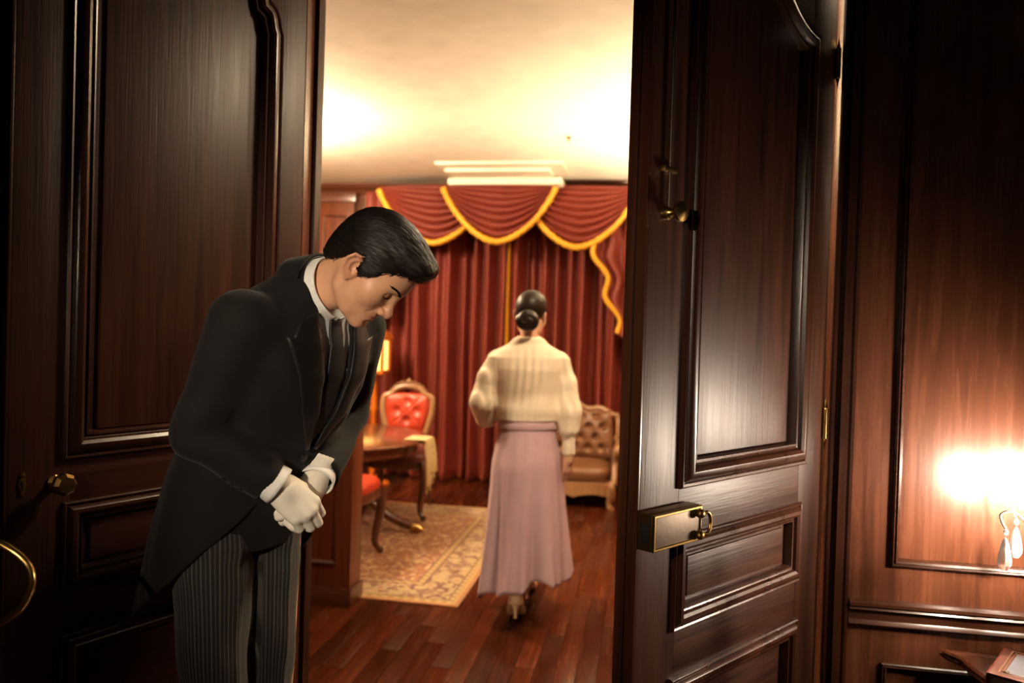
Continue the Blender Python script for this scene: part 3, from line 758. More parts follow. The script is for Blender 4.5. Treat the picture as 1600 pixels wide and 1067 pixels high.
sp = mark(lathe('sprinkler_head', [(.0005, 0), (.018, 0), (.018, -.006), (.008, -.01), (.006, -.025), (.014, -.03), (.0005, -.032)], M['old_brass'], None, 12), 'small round sprinkler head on the cream ceiling', 'sprinkler')
sp.location = (-.562, 5.18, CEIL)

# ================================================================ things in the front room
# ---- side table with shaped edge
tt = mark(empty('side_table', (1.08, 1.93, 0)), 'polished brown side table with a shaped edge against the panelled wall', 'table')
def table_outline(o):
    pts = []
    for x, y in smoothpath([(-.305, .222), (-.300, .205), (-.278, .16), (-.276, .12), (-.262, .05), (-.245, -.02), (-.262, -.12), (-.30, -.20), (-.20, -.245), (0, -.26), (.2, -.245), (.30, -.20), (.262, -.12), (.25, 0), (.276, .12), (.300, .205), (.305, .222)], 4):
        pass
    base = [Vector((x, y, 0)) for x, y in [(-.305, .222), (-.299, .200), (-.278, .165), (-.274, .12), (-.262, .05), (-.245, -.02), (-.262, -.12), (-.30, -.20), (-.20, -.245), (0, -.26), (.2, -.245), (.30, -.20), (.262, -.12), (.25, 0), (.276, .12), (.300, .205), (.305, .222)]]
    return [(p.x*(1-o/.3), p.y*(1-o/.25)) for p in smoothpath(base, 4)]
prof = [(.0, .548), (-.004, .556), (.004, .560), (.002, .566), (.010, .572)]
V, F = [], []; n = len(table_outline(0))
for o, z in [(.03, .548), (.004, .550), (0, .555), (.006, .559), (.006, .562), (.002, .566), (.010, .571), (.014, .572)]:
    V += [(x, y, z) for x, y in table_outline(o)]
k = len(V)//n
for j in range(k-1):
    for i in range(n): F.append((j*n+i, j*n+(i+1) % n, (j+1)*n+(i+1) % n, (j+1)*n+i))
F.append(tuple(range(n))[::-1]); F.append(tuple((k-1)*n+i for i in range(n)))
raw('table_top', V, F, M['table_wood'], tt, ang=30, fix=True)
box('apron', (-.215, -.18, .47), (.215, .18, .548), M['table_wood'], tt, .004)
for sx in (-1, 1):
    for sy in (-1, 1): leg('leg', sx*.195, sy*.16, .50, sx, sy, M['table_wood'], tt, .022)
# ---- book box with gilt cover
bkx = mark(empty('book', (.893, 1.930, .572), R(-33)), 'red book with gilt cover border lying on the side table', 'book')
red = plain('dark red book leather', (.22, .022, .014), .35); gpanel = plain('grey blue cover panel', (.30, .34, .40), .28)
box('cover', (-.068, -.10, 0), (.068, .10, .007), red, bkx, .002); tc = box('cover', (-.068, -.10, .045), (.068, .10, .052), plain('red brown glossy cover', (.20, .075, .05), .22), bkx, .002)
box('spine', (-.072, -.10, .001), (-.064, .10, .051), red, bkx, .003); box('page_block', (-.064, -.095, .007), (.063, .095, .045), plain('aged paper', (.62, .52, .36), .7), bkx, .001)
for y in (-.07, -.05, .05, .07): box('spine_band', (-.0735, y-.003, .002), (-.071, y+.003, .050), M['gilt'], bkx, .0006)
box('cover_panel', (-.040, -.070, .0518), (.040, .070, .0526), gpanel, tc, .0002)
moulding_pts = [(-.052, -.084), (.052, -.084), (.052, .084), (-.052, .084)]
V, F = [], []
for (o, w) in ((0, .0025), (.008, .0012)):
    q = len(V)
    for d in (0, w):
        V += [(-.052+o+d, -.084+o+d, .0529), (.052-o-d, -.084+o+d, .0529), (.052-o-d, .084-o-d, .0529), (-.052+o+d, .084-o-d, .0529)]
    F += [(q+i, q+(i+1) % 4, q+4+(i+1) % 4, q+4+i) for i in range(4)]
raw('gilt_border', V, F, M['gilt'], tc, False)
for sx in (-1, 1):
    for sy in (-1, 1):
        pts = [(sx*.038+sx*.008*math.cos(a)*(1-.06*i), sy*.068+sy*.008*math.sin(a)*(1-.06*i), .0532) for i, a in enumerate([q*.7 for q in range(12)])]
        tube('gilt_scroll', pts, .0012, M['gilt'], tc, 5)
tube('cover_letter', [(.006*math.cos(a)-.004, .012*math.sin(a), .0532) for a in [R(x) for x in range(50, 311, 20)]], .0016, plain('white cover print', (.85, .85, .85), .5), tc, 5)
# ---- candelabra with crystal drops
CX, CY = 1.045, 1.935
cl = mark(empty('candelabra', (CX, CY, .572)), 'gilt candelabra lamp with hanging crystal drops on the side table', 'lamp')
lathe('base', [(.0005, 0), (.056, 0), (.058, .008), (.05, .016), (.04, .024), (.02, .035), (.0005, .036)], M['lamp_gilt'], cl, 28)
lathe('stem', [(.0005, .03), (.012, .03), (.016, .06), (.026, .09), (.03, .12), (.016, .16), (.010, .20), (.014, .24), (.024, .26), (.02, .29), (.010, .31), (.008, .36), (.0005, .37)], M['lamp_gilt'], cl, 20)
bulbm = emit('lit candle bulb', CANDLE, E_CANDLE); wax = plain('ivory candle sleeve', (.75, .68, .52), .5)
for k, a in enumerate((187, 307, 67)):
    c, s = math.cos(R(a)), math.sin(R(a)); rr = .098
    arm = tube('arm', smoothpath([(c*.012, s*.012, .27), (c*.04, s*.04, .235), (c*.078, s*.078, .255), (c*rr, s*rr, .315)], 6), [.005]*19, M['lamp_gilt'], cl, 8)
    lathe('candle_pan', [(.0005, .313), (.012, .313), (.042, .324), (.046, .329), (.012, .324), (.0005, .324)], M['lamp_gilt'], arm, 18, (c*rr, s*rr, 0))
    lathe('candle_sleeve', [(.0005, .324), (.0095, .324), (.0095, .372), (.0005, .373)], wax, arm, 12, (c*rr, s*rr, 0))
    lathe('bulb', [(.0005, .373), (.006, .374), (.0105, .386), (.011, .394), (.008, .408), (.003, .420), (.0005, .424)], bulbm, arm, 14, (c*rr, s*rr, 0))
    lathe('candle_shade', [(.007, .462), (.030, .431), (.0305, .431), (.008, .464), (.0005, .4645), (.0005, .4625)], M['old_brass'], arm, 18, (c*rr, s*rr, 0))
    # two wire hooks with drops between the candles
    for b, r2, zt in ((a-16, .205, .385), (a+20, .190, .395), (a+62, .200, .39)):
        cb_, sb_ = math.cos(R(b)), math.sin(R(b))
        hk = tube('hook', smoothpath([(cb_*.014, sb_*.014, .262), (cb_*.10, sb_*.10, .30), (cb_*(r2-.035), sb_*(r2-.035), .385), (cb_*(r2-.008), sb_*(r2-.008), .402), (cb_*(r2+.012), sb_*(r2+.012), .392), (cb_*(r2+.006), sb_*(r2+.006), .370), (cb_*r2, sb_*r2, .362)], 5), .0026, M['lamp_gilt'], cl, 7)
        lathe('crystal_bead', [(.0005, .343), (.005, .346), (.0068, .352), (.005, .358), (.0005, .361)], M['glass'], hk, 8, (cb_*r2, sb_*r2, 0), ang=20)
        lathe('crystal_drop', [(.0005, .262), (.008, .264), (.0145, .276), (.0155, .288), (.011, .314), (.0055, .334), (.0005, .341)], M['glass'], hk, 10, (cb_*r2, sb_*r2, 0), ang=20)
# ---- brass hoop handle of a serving trolley at the left edge
tr = mark(empty('serving_trolley', (-1.312, 1.048, 0), YAW), 'brass hoop handle of a serving trolley at the left edge', 'trolley')
def hoop(nm, x, s):
    p = smoothpath([(x, 0, .70), (x+s*.05, 0, .76), (x+s*.14, 0, .80), (x+s*.262, 0, .862), (x+s*.298, 0, .905), (x+s*.300, 0, .945), (x+s*.270, 0, .975), (x+s*.225, 0, .990), (x+s*.12, 0, .985), (x, 0, .93)], 6)
    return tube(nm, p, .0068, M['brass'], tr, 12)
hoop('handle', .03, 1)
for x in (-.42, .03):
    for y in (0, -.36): tube('post', [(x, y, .055), (x, y, .72)], .011, M['brass'], tr, 10); lathe('wheel', [(.0005, -.01), (.026, -.01), (.028, 0), (.026, .01), (.0005, .01)], M['iron'], tr, 16, (x, y, .028), Matrix.Rotation(R(90), 3, 'X'))
tube('post', [(.03, 0, .70), (.03, 0, .94)], .0068, M['brass'], tr, 10)
for z in (.20, .70): box('shelf', (-.44, -.38, z-.012), (.045, .02, z+.012), M['table_wood'], tr, .004)
# ---- added key lamp behind the viewer, its narrow cone kept on the bowing person
def added_key_lamp(loc, h, aim, label, en):
    e = mark(empty('added_key_lamp', loc), label, 'floor lamp')
    lathe('base', [(.0005, 0), (.16, 0), (.16, .02), (.05, .04), (.0005, .04)], M['old_brass'], e, 24)
    lathe('pole', [(.0005, .03), (.013, .03), (.013, h-.02), (.0005, h-.02)], M['old_brass'], e, 14)
    q = (Vector(aim)-Vector(loc)-Vector((0, 0, h))).to_track_quat('Z', 'Y').to_matrix()
    sh = lathe('lamp_shade', [(.0005, -.06), (.045, -.05), (.055, .0), (.080, .22), (.075, .22), (.050, .0), (.040, -.04), (.0005, -.045)], M['iron'], e, 28, (0, 0, h), q)
    lathe('bulb', [(.0005, -.03), (.027, -.028), (.030, -.02), (.027, -.012), (.0005, -.008)], emit('lit key lamp bulb', WARM3, en), sh, 18, (0, 0, h), q)
    return e
added_key_lamp((-.70, -.60, 0), 1.74, (-.50, 1.72, 1.27), 'added key lamp with a dark metal shade behind the viewer', E_KEYLAMP)

# ================================================================ people
def skin_mat(name, c, lip):
    t = NT(name); n1 = t.noise(t.coord(), 14, 4); at = t.n('ShaderNodeAttribute', attribute_name='tint').outputs['Fac']
    base = t.mix(n1, tuple(a*.9 for a in c), tuple(min(1, a*1.08) for a in c))
    t.bump(t.noise(t.coord(), 420, 3), .06, .001)
    t.set(Base_Color=t.mix(at, base, lip), Roughness=.42, Subsurface_Weight=.12, Subsurface_Radius=[.012, .005, .003], Subsurface_Scale=.6)
    return t.m
def hair_mat(name, c, rough=.46):
    t = NT(name); t.bump(t.noise(t.coord((1, 1, 1)), 160, 3, .6, 1.0), .2, .001)
    t.set(Base_Color=t.mix(t.noise(t.coord(), 60, 3), c, tuple(a*2.2 for a in c)), Roughness=rough, Specular_IOR_Level=.22); return t.m
def cloth_mat(name, c, rough=.85, weave=520, b=.18, sheen=.05):
    t = NT(name); t.bump(t.noise(t.coord(), weave, 2), b, .0008)
    t.set(Base_Color=t.mix(t.noise(t.coord(), 11, 3), tuple(a*.86 for a in c), tuple(a*1.1 for a in c)), Roughness=rough, Sheen_Weight=sheen, Sheen_Roughness=.5, Specular_IOR_Level=.25); return t.m
def stripe_mat():
    t = NT('black trousers with grey pinstripes'); at = t.n('ShaderNodeAttribute', attribute_name='stripe').outputs['Fac']
    s = t.math('ADD', t.math('MULTIPLY', t.math('SINE', t.math('MULTIPLY', at, 2*math.pi/.0098)), .5), .5)
    w = t.math('ADD', t.math('MULTIPLY', t.math('SINE', t.math('MULTIPLY', at, 2*math.pi/.0196)), .5), .5)
    f = t.math('MULTIPLY', t.ramp(s, [(.60, (0, 0, 0)), (.92, (1, 1, 1))]), t.math('ADD', t.math('MULTIPLY', w, .5), .5))
    t.bump(t.noise(t.coord(), 500, 2), .15, .0008)
    t.set(Base_Color=t.mix(f, (.005, .0048, .0045), (.068, .063, .054)), Roughness=.9, Sheen_Weight=.1); return t.m
MP = {'skin': skin_mat('warm skin', (.62, .33, .20), (.50, .16, .11)), 'skin2': skin_mat('fair skin', (.68, .38, .24), (.55, .2, .14)),
      'hair': hair_mat('black combed hair', (.0040, .0028, .0020)), 'hair2': hair_mat('dark brown hair', (.010, .0058, .0035), .4),
      'coat': cloth_mat('black wool tailcoat', (.0045, .0042, .0037)), 'satin': cloth_mat('black satin', (.006, .0058, .0055), .45, 700, .08),
      'trousers': stripe_mat(), 'shirt': cloth_mat('white shirt cotton', (.74, .74, .72), .7, 600, .1), 'vest': cloth_mat('grey waistcoat', (.17, .165, .155), .8),
      'grey_shirt': cloth_mat('pale grey shirt front', (.55, .57, .59), .75, 600, .1),
      'glove': cloth_mat('white cotton glove', (.74, .70, .62), .75, 650, .2), 'shoe': plain('black polished shoe', (.006, .006, .006), .2),
      'blouse': cloth_mat('cream chiffon blouse', (.80, .68, .50), .7, 380, .12), 'skirt': cloth_mat('mauve skirt', (.47, .31, .325), .8, 420, .12),
      'pump': plain('beige leather pump', (.62, .40, .22), .35), 'sole': plain('tan shoe sole', (.46, .28, .14), .5)}
def RxM(a): return np.array(Matrix.Rotation(a, 3, 'X'))
def RyM(a): return np.array(Matrix.Rotation(a, 3, 'Y'))
def RzM(a): return np.array(Matrix.Rotation(a, 3, 'Z'))

# ---- a head, head-local: x forward, y left, z up; the neck runs to neck_end
def head_sdf(P, neck_end=(-.085, 0, -.175), fem=0.0):
    Q = P.copy(); Q[:, 1] = np.abs(Q[:, 1])
    d = ell(P, (-.008, 0, .035), (.099, .077, .086))
    d = smin(d, ell(P, (.034, 0, .03), (.060, .064, .062)), .03)
    d = smin(d, ell(P, (.030, 0, -.04), (.062, .061, .066)), .03)
    d = smin(d, sph(Q, (.052, .042, -.024), .026), .03)
    d = smin(d, chain(Q, [(-.012, .058, -.045), (0, .054, -.072), (.045, .036, -.096), (.076, .008, -.104)], [.014, .017, .017, .017]), .03)
    d = smin(d, ell(P, (.078, 0, -.101), (.020, .024, .017)), .02)
    d = smin(d, ell(P, (.064, 0, -.069), (.035, .034, .03)), .02)
    d = smin(d, chain(Q, [(.084, .004, .020), (.080, .026, .023), (.066, .046, .018)], [.012, .011, .010]), .018)
    # eye sockets, lids
    d = smax(d, -ell(Q, (.101, .034, .001), (.018, .019, .012)), .014)
    eye = sph(Q, (.0715, .033, -.001), .0145)
    d = smin(d, eye, .004)
    # lid crease and lash slit
    d = smax(d, -chain(Q, [(.087, .020, .006), (.089, .033, .0085), (.080, .047, .004)], [.0012, .0016, .0012]), .003)
    # nose
    d = smin(d, chain(P, [(.088, 0, .006), (.098, 0, -.014), (.109, 0, -.034)], [.0085, .0095, .0115]), .014)
    d = smin(d, sph(P, (.1115, 0, -.0375), .0115), .008)
    d = smin(d, ell(Q, (.0985, .0135, -.0425), (.0115, .0085, .0085)), .007)
    d = smax(d, -ell(Q, (.1045, .0075, -.0505), (.006, .0042, .005)), .003)
    d = smax(d, -cap(Q, (.099, .024, -.04), (.085, .034, -.062), .0012), .008)
    # lips
    d = smin(d, chain(Q, [(.0975, .0, -.0615), (.0945, .010, -.062), (.081, .0245, -.0675)], [.0055, .0058, .003]), .006)
    d = smin(d, chain(Q, [(.0965, .0, -.0755), (.092, .011, -.0745), (.081, .023, -.069)], [.0066, .0062, .003]), .006)
    d = smax(d, -chain(Q, [(.1035, .0, -.0688), (.098, .012, -.0683), (.087, .0225, -.0690)], [.0013, .0012, .0007]), .003)
    d = smax(d, -cap(P, (.1, -.012, -.0885), (.1, .012, -.0885), .004), .01)
    # neck (leans back in the head's frame)
    d = smin(d, cap(P, (-.022, 0, -.035), neck_end, .052-.010*fem, .056-.010*fem), .03)
    d = smin(d, cap(P, (.008, 0, -.085), (neck_end[0]+.025, 0, neck_end[2]+.005), .032-.008*fem, .042-.008*fem), .03)
    # ears
    E = Q-np.array((-.010, .074, -.012))
    ca, sa = math.cos(.25), math.sin(.25)
    ex = E[:, 0]*ca+E[:, 2]*sa; ez = -E[:, 0]*sa+E[:, 2]*ca; ey = E[:, 1]-(-ex)*.45
    EE = np.stack([ex, ey, ez], 1)
    ear = ell(EE, (0, .004, 0), (.019, .0075, .033))
    ear = smax(ear, -ell(EE, (.003, .013, .003), (.012, .010, .021)), .004)
    ear = smin(ear, chain(EE, [(.013, .004, .006), (.014, .009, .018), (.006, .012, .030), (-.008, .012, .029), (-.017, .011, .014), (-.0165, .010, -.006), (-.010, .008, -.020), (.002, .005, -.032)], [.003, .0035, .004, .004, .004, .004, .004, .0055]), .003)
    ear = smin(ear, chain(EE, [(.001, .007, .017), (-.007, .008, .008), (-.007, .008, -.008), (.004, .007, -.017)], [.0025, .003, .003, .003]), .004)
    ear = smin(ear, ell(EE, (.013, .006, -.006), (.005, .005, .008)), .004)
    d = smin(d, ear, .006)
    return d
def hair_sdf(P, groove=1.0):
    Q = P.copy(); Q[:, 1] = np.abs(Q[:, 1])
    x, y, z = P[:, 0], P[:, 1], P[:, 2]
    d = ell(P, (-.012, 0, .038), (.109, .087, .096))
    d = smin(d, ell(P, (.040, 0, .100), (.064, .064, .030)), .03)
    d = smin(d, ell(P, (.086, -.005, .104), (.026, .048, .017)), .025)
    d = smin(d, ell(P, (-.075, 0, -.018), (.036, .060, .060)), .03)
    hl = np.interp(x, [-.2, -.07, -.048, -.032, -.010, .010, .026, .036, .050, .075, .13], [-.074, -.064, -.028, .012, .024, -.026, -.030, .008, .042, .066, .084])
    hl = hl+.004*np.sin(x*300+y*90)+.003*np.sin(x*710+1)
    d = smax(d, (hl-z)*.75, .006)
    d = smax(d, x-.112, .01)
    s = (z*.9+np.abs(y)*.35-x*.22)
    w = np.sin(s*330+7*np.sin(x*21+y*13))*.0011+np.sin(s*800+5*np.sin(x*33)+1.3)*.0006
    return d+w*groove
def strands(fn, lo, hi, n, steps, step, flow, seed, width=.0011, lift=.0015):
    """thin tapered locks combed over a hair surface along the flow field"""
    r = np.random.RandomState(seed); P = np.array(lo)+(np.array(hi)-np.array(lo))*r.rand(n*14, 3)
    for _ in range(5):
        d = fn(P); e = 2e-3
        g = np.stack([fn(P+np.eye(3)[k]*e)-d for k in range(3)], 1); g /= np.linalg.norm(g, axis=1)[:, None]+1e-9
        P = P-g*np.clip(d, -.02, .02)[:, None]
    P = P[np.abs(fn(P)) < .0015][:n]; n = len(P); tr = []; nr = []
    for k in range(steps):
        d = fn(P); g = np.stack([fn(P+np.eye(3)[q]*2e-3)-d for q in range(3)], 1); g /= np.linalg.norm(g, axis=1)[:, None]+1e-9
        P = P-g*(d-lift*(1+.6*np.sin(k*.9)))[:, None]*.8; tr.append(P.copy()); nr.append(g)
        v = flow(P); v = v-g*(v*g).sum(1)[:, None]; v /= np.linalg.norm(v, axis=1)[:, None]+1e-9; P = P+v*step
    V, F = [], []
    T = np.stack(tr); G = np.stack(nr)
    for i in range(n):
        b = len(V)
        for k in range(steps):
            t = T[min(k+1, steps-1), i]-T[max(k-1, 0), i]; s = np.cross(t, G[k, i]); s /= np.linalg.norm(s)+1e-9
            w = width*math.sin(math.pi*(k+.35)/(steps+.2))
            V += [T[k, i]-s*w, T[k, i]+G[k, i]*w*.7, T[k, i]+s*w]
        for k in range(steps-1):
            q = b+3*k; F += [(q, q+3, q+4, q+1), (q+1, q+4, q+5, q+2)]
    return V, F
def lip_tint(H):
    """reddening of lips, a touch on nose and ear, in head coordinates"""
    Q = H.copy(); Q[:, 1] = np.abs(Q[:, 1])
    l = np.exp(-(np.maximum(0, chain(Q, [(.0965, 0, -.0685), (.083, .024, -.069)], [.009, .004]))/.004)**2)
    return np.clip(l*.75+.25*np.exp(-(sph(Q, (.105, 0, -.04), .012)/.012)**2)+.3*np.exp(-(sph(Q, (-.01, .08, -.01), .02)/.015)**2), 0, 1)
def hand_sdf(P, curl, thumb_in=0.0, fat=1.0, spread=0.0):
    """right hand: x to the fingers, y to the thumb side, z out of the back of the hand"""
    d = ell(P, (.046, .001, -.004), (.058, .042, .017))
    mcp = [(.086, .030, 0), (.092, .0095, .002), (.088, -.011, .0008), (.078, -.030, -.004)]
    ln = [(.042, .026, .022), (.046, .029, .023), (.042, .027, .023), (.033, .021, .020)]
    rad = [.0098, .0100, .0096, .0086]
    for m, r in zip(mcp, rad): d = smin(d, cap(P, (.012, m[1]*.55, -.002), m, .014, r*fat*1.12), .012)
    d = smin(d, cap(P, (-.045, 0, -.001), (.015, 0, -.002), .029, .030), .02)
    fg = None
    for i, (m, L, r) in enumerate(zip(mcp, ln, rad)):
        p = np.array(m, float); a = 0; pts = [p.copy()]; sp = (1.5-i)*spread
        for k in range(3):
            a += R(curl[k]); p = p+L[k]*np.array((math.cos(a)*math.cos(sp), math.cos(a)*math.sin(sp), -math.sin(a))); pts.append(p.copy())
        f = chain(P, pts, [r*fat, r*fat*1.03, r*fat*.95, r*fat*.84])
        fg = f if fg is None else smin(fg, f, .0025)
    d = smin(d, fg, .006)
    th = [(.018, .026, -.008), (.046, .050-.012*thumb_in, -.018), (.074, .052-.026*thumb_in, -.028), (.096, .046-.034*thumb_in, -.036)]
    d = smin(d, chain(P, th, [.015, .0125*fat, .0105*fat, .0088*fat]), .010)
    return d
def frame3(x, zh):
    x = np.array(x, float); x /= np.linalg.norm(x); z = np.array(zh, float); z -= x*(x@z); z /= np.linalg.norm(z); return np.stack([x, np.cross(z, x), z], 1)   # columns

# ---------------------------------------------------------------- the bowing person
PHI = R(31); base = R0*(-.640)+F0*1.870
man = mark(empty('person', base, YAW-PHI), 'person bowing in a black tailcoat, striped trousers and white gloves', 'person')
PV, BOW = .957, R(27)
cB, sB = math.cos(BOW), math.sin(BOW)
def upt(t, f=0.0, l=0.0): return np.array((sB*t+cB*f, l, PV+cB*t-sB*f))
def bowed(P):
    x, z = P[:, 0], P[:, 2]-PV
    return sB*x+cB*z, cB*x-sB*z, P[:, 1]
TT = [-.16, -.06, .02, .12, .20, .30, .39, .45, .49, .53, .57]
TW = [.188, .186, .178, .166, .164, .180, .192, .188, .158, .105, .074]
TD = [.150, .146, .140, .130, .128, .138, .136, .118, .096, .078, .066]
TC = [.0, .0, .0, .003, .003, .0, -.010, -.020, -.026, -.026, -.022]
def torso(P, off=0.0):
    t, f, l = bowed(P)
    w = np.interp(t, TT, TW)+off; dp = np.interp(t, TT, TD)+off; c = np.interp(t, TT, TC)
    p = 2.3; q = (np.abs(l/w)**p+np.abs((f-c)/dp)**p)**(1/p)
    d = (q-1)*np.minimum(w, dp)*.9
    return smax(d, np.maximum(-.13-t, t-.565), .02)
SHR, ELR, WRR = upt(.445, -.012, -.178), V3(.088, -.205, 1.126), V3(.200, -.092, 1.012)
SHL, ELL, WRL = upt(.445, -.012, .168), V3(.095, .248, 1.135), V3(.190, .050, 1.002)
def sleeve(P, S, E, W, wr):
    d = chain(P, [S, S*.5+E*.5, E], [.074, .063, .054])
    d = smin(d, chain(P, [E, E*.45+W*.55, W+(W-E)*.3], [.054, .052, wr]), .02)
    # folds round the elbow
    a = (P-E)@((W-S)/np.linalg.norm(W-S)); rr = np.linalg.norm(P-E, axis=1)
    d = d+.0045*np.sin(a*95+P[:, 2]*30)*np.exp(-(rr/.10)**2)
    n = (W-E)/np.linalg.norm(W-E)
    return smax(d, (P-W)@n+.006, .006)
def coat_sdf(P):
    d = torso(P)
    arms = np.minimum(sleeve(P, SHR, ELR, WRR, .047), sleeve(P, SHL, ELL, WRL, .052))
    d = smin(d, arms, .018)
    t, f, l = bowed(P)
    # cloth folds across the waist and towards the armholes
    d = d+.0022*np.sin(t*70+l*26+f*12)*np.exp(-((t-.16)/.12)**2)+.0025*np.sin((l*.8+t*.6)*75)*np.exp(-((np.abs(l)-.13)/.05)**2)*np.exp(-((t-.36)/.10)**2)
    # open front: a V from the collar to the button, and the neck hole
    hw = np.interp(t, [.17, .20, .36, .50, .60], [-.02, .004, .034, .052, .060])
    V = np.maximum(np.abs(l-.004)-hw, .02-f)
    d = smax(d, -V, .006)
    hol = np.maximum(torso(P, -.014), .43-t)
    d = smax(d, -hol, .004)
    return smax(d, -.075-t, .008)
V, F = sdf_mesh(coat_sdf, (-.28, -.36, .78), (.42, .36, 1.56), .0065)
coat = mesh_np('tailcoat', V, F, MP['coat'], man)
bv_coat = BVHTree.FromPolygons([tuple(v) for v in V], [tuple(int(i) for i in f) for f in F])
V, F = sdf_mesh(lambda P: smax(torso(P, -.013), .05-bowed(P)[0], .01), (-.20, -.24, .85), (.44, .24, 1.56), .0075)
shirt = mesh_np('shirt', V, F, MP['grey_shirt'], man)
bv_shirt = BVHTree.FromPolygons([tuple(v) for v in V], [tuple(int(i) for i in f) for f in F])
nf = Vector((cB, 0, -sB))
def drape(bv, t, l, off):
    o = Vector(upt(t, .45, l)); h = bv.ray_cast(o, -nf)
    p = h[0] if h[0] is not None else Vector(upt(t, .10, l)); n = h[1] if h[0] is not None else nf
    return p+nf*off
def patch(name, inner, outer, bv, off, mat, parent, nu=8, nv=26, thick=.003):
    """strip of cloth between two (l, t) polylines laid on a surface"""
    def at(pl, v):
        s = v*(len(pl)-1); i = min(int(s), len(pl)-2); k = s-i; return pl[i][0]*(1-k)+pl[i+1][0]*k, pl[i][1]*(1-k)+pl[i+1][1]*k
    V, F = [], []
    for j in range(nv+1):
        a, b = at(inner, j/nv), at(outer, j/nv)
        for i in range(nu+1):
            u = i/nu; l = a[0]*(1-u)+b[0]*u; t = a[1]*(1-u)+b[1]*u
            V.append(drape(bv, t, l, off+.002*math.sin(math.pi*u)))
    for j in range(nv):
        for i in range(nu): q = j*(nu+1)+i; F.append((q, q+1, q+nu+2, q+nu+1))
    o = raw(name, V, F, mat, parent, ang=180); md = o.modifiers.new('thick', 'SOLIDIFY'); md.thickness = thick; md.offset = 0
    return o
# lapels with a peak, near and far
for s in (-1, 1):
    c = .004
    inn = [(c+s*.062, .515), (c+s*.052, .47), (c+s*.045, .42), (c+s*.036, .36), (c+s*.024, .29), (c+s*.006, .205)]
    out = [(c+s*.100, .492), (c+s*.122, .458), (c+s*.136, .462), (c+s*.104, .385), (c+s*.070, .300), (c+s*.016, .200)]
    patch('lapel', inn, out, bv_coat, .005, MP['satin'], coat, 8, 40)
tie = patch('tie', [(-.012, .50), (-.017, .47), (-.015, .455), (-.021, .41), (-.026, .33), (-.022, .23)], [(.020, .50), (.023, .47), (.021, .455), (.027, .41), (.032, .33), (.028, .23)], bv_shirt, .007, MP['satin'], man, 8, 30, .006)
for s in (-1, 1): patch('waistcoat', [(.004+s*.034, .40), (.004+s*.024, .33), (.004+s*.0, .265), (.004, .18)], [(.004+s*.075, .40), (.004+s*.07, .33), (.004+s*.065, .25), (.004+s*.06, .18)], bv_shirt, .004, MP['vest'], shirt, 6, 20)
for t in (.245, .285):
    p = drape(bv_shirt, t, -.014, .008); lathe('waistcoat_button', [(.0005, -.002), (.006, -.002), (.0055, .002), (.0005, .003)], MP['vest'], shirt, 12, p, Matrix.Rotation(math.pi/2+BOW, 3, 'Y'))
lathe('coat_button', [(.0005, -.003), (.010, -.002), (.0095, .003), (.0005, .004)], MP['satin'], coat, 14, drape(bv_coat, .178, -.004, .004), Matrix.Rotation(math.pi/2+BOW, 3, 'Y'))
fa = (WRR-ELR)/np.linalg.norm(WRR-ELR)
for k in range(3):
    q = ELR+fa*(.105+.020*k); h = bv_coat.find_nearest(Vector(q+np.array((-.0, -.05, -.05)))); lathe('sleeve_button', [(.0005, -.002), (.0055, -.002), (.005, .002), (.0005, .003)], MP['satin'], coat, 10, h[0], h[1].to_track_quat('Z', 'Y').to_matrix())
# coat tails: cut away at the front, longest at the back
def tail(s):
    V, F = [], []; na, nv = 54, 34
    for i in range(na+1):
        u = i/na; a = R(14+166*u); hem = 1.005-.455*u**.78
        for j in range(nv+1):
            v = j/nv; z = 1.115+(hem-1.115)*v
            k = max(0, min(1, (1.115-z)/.55)); cx = np.interp(z, [.5, .85, 1.0, 1.115], [-.035, -.020, .012, .058])
            rb = .138+.125*k**1.1; rf = .142+.02*k; ry = .183+.030*k
            x = math.cos(a)*(rf if math.cos(a) > 0 else rb); y = math.sin(a)*ry
            w = 1+.020*k*math.sin(a*9+s)+.012*k*math.sin(a*17+2+3*v)
            V.append((cx+x*w, s*y*w+s*.006*(1 if u < .97 else 0), z))
    for i in range(na):
        for j in range(nv): q = i*(nv+1)+j; F.append((q, q+1, q+nv+2, q+nv+1))
    o = raw('coat_tail', V, F, MP['coat'], coat, ang=180, fix=True); md = o.modifiers.new('thick', 'SOLIDIFY'); md.thickness = .005; md.offset = 0
tail(-1); tail(1)
# striped trousers
def leg_c(z, s):
    return np.interp(z, [0, .09, .50, .93], [-.015, -.012, .018, .0]), np.interp(z, [0, .09, .5, .93], [.082, .082, .072, .078])*s-.020
def trousers_sdf(P):
    d = ell(P, (-.012, 0, .955), (.132, .156, .135))
    for s in (-1, 1):
        z = P[:, 2]; cx, cy = leg_c(z, s); r = np.interp(z, [0, .08, .5, .8, .95], [.078, .074, .072, .088, .098])
        g = np.sqrt((P[:, 0]-cx)**2*.92+(P[:, 1]-cy)**2)-r
        g = g+.004*np.sin(z*26+P[:, 1]*30)*np.exp(-((z-.5)/.16)**2)+.003*np.sin(z*60+P[:, 0]*40)*np.exp(-((z-.84)/.07)**2)
        g = g-.006*np.exp(-((P[:, 1]-cy)/.008)**2)*(P[:, 0] > cx)          # pressed crease
        g = smax(g, np.maximum(.03-z, z-1.0), .01)*.9
        d = smin(d, g, .022)
    return d
V, F = sdf_mesh(trousers_sdf, (-.2, -.24, .0), (.2, .24, 1.11), .0075)
sg = np.where(V[:, 1] < 0, -1, 1); cx, cy = leg_c(V[:, 2], -1)[0], np.where(sg < 0, leg_c(V[:, 2], -1)[1], leg_c(V[:, 2], 1)[1])
trs = mesh_np('trousers', V, F, MP['trousers'], man, attr={'stripe': np.arctan2(sg*(V[:, 1]-cy), V[:, 0]-cx)*.088})
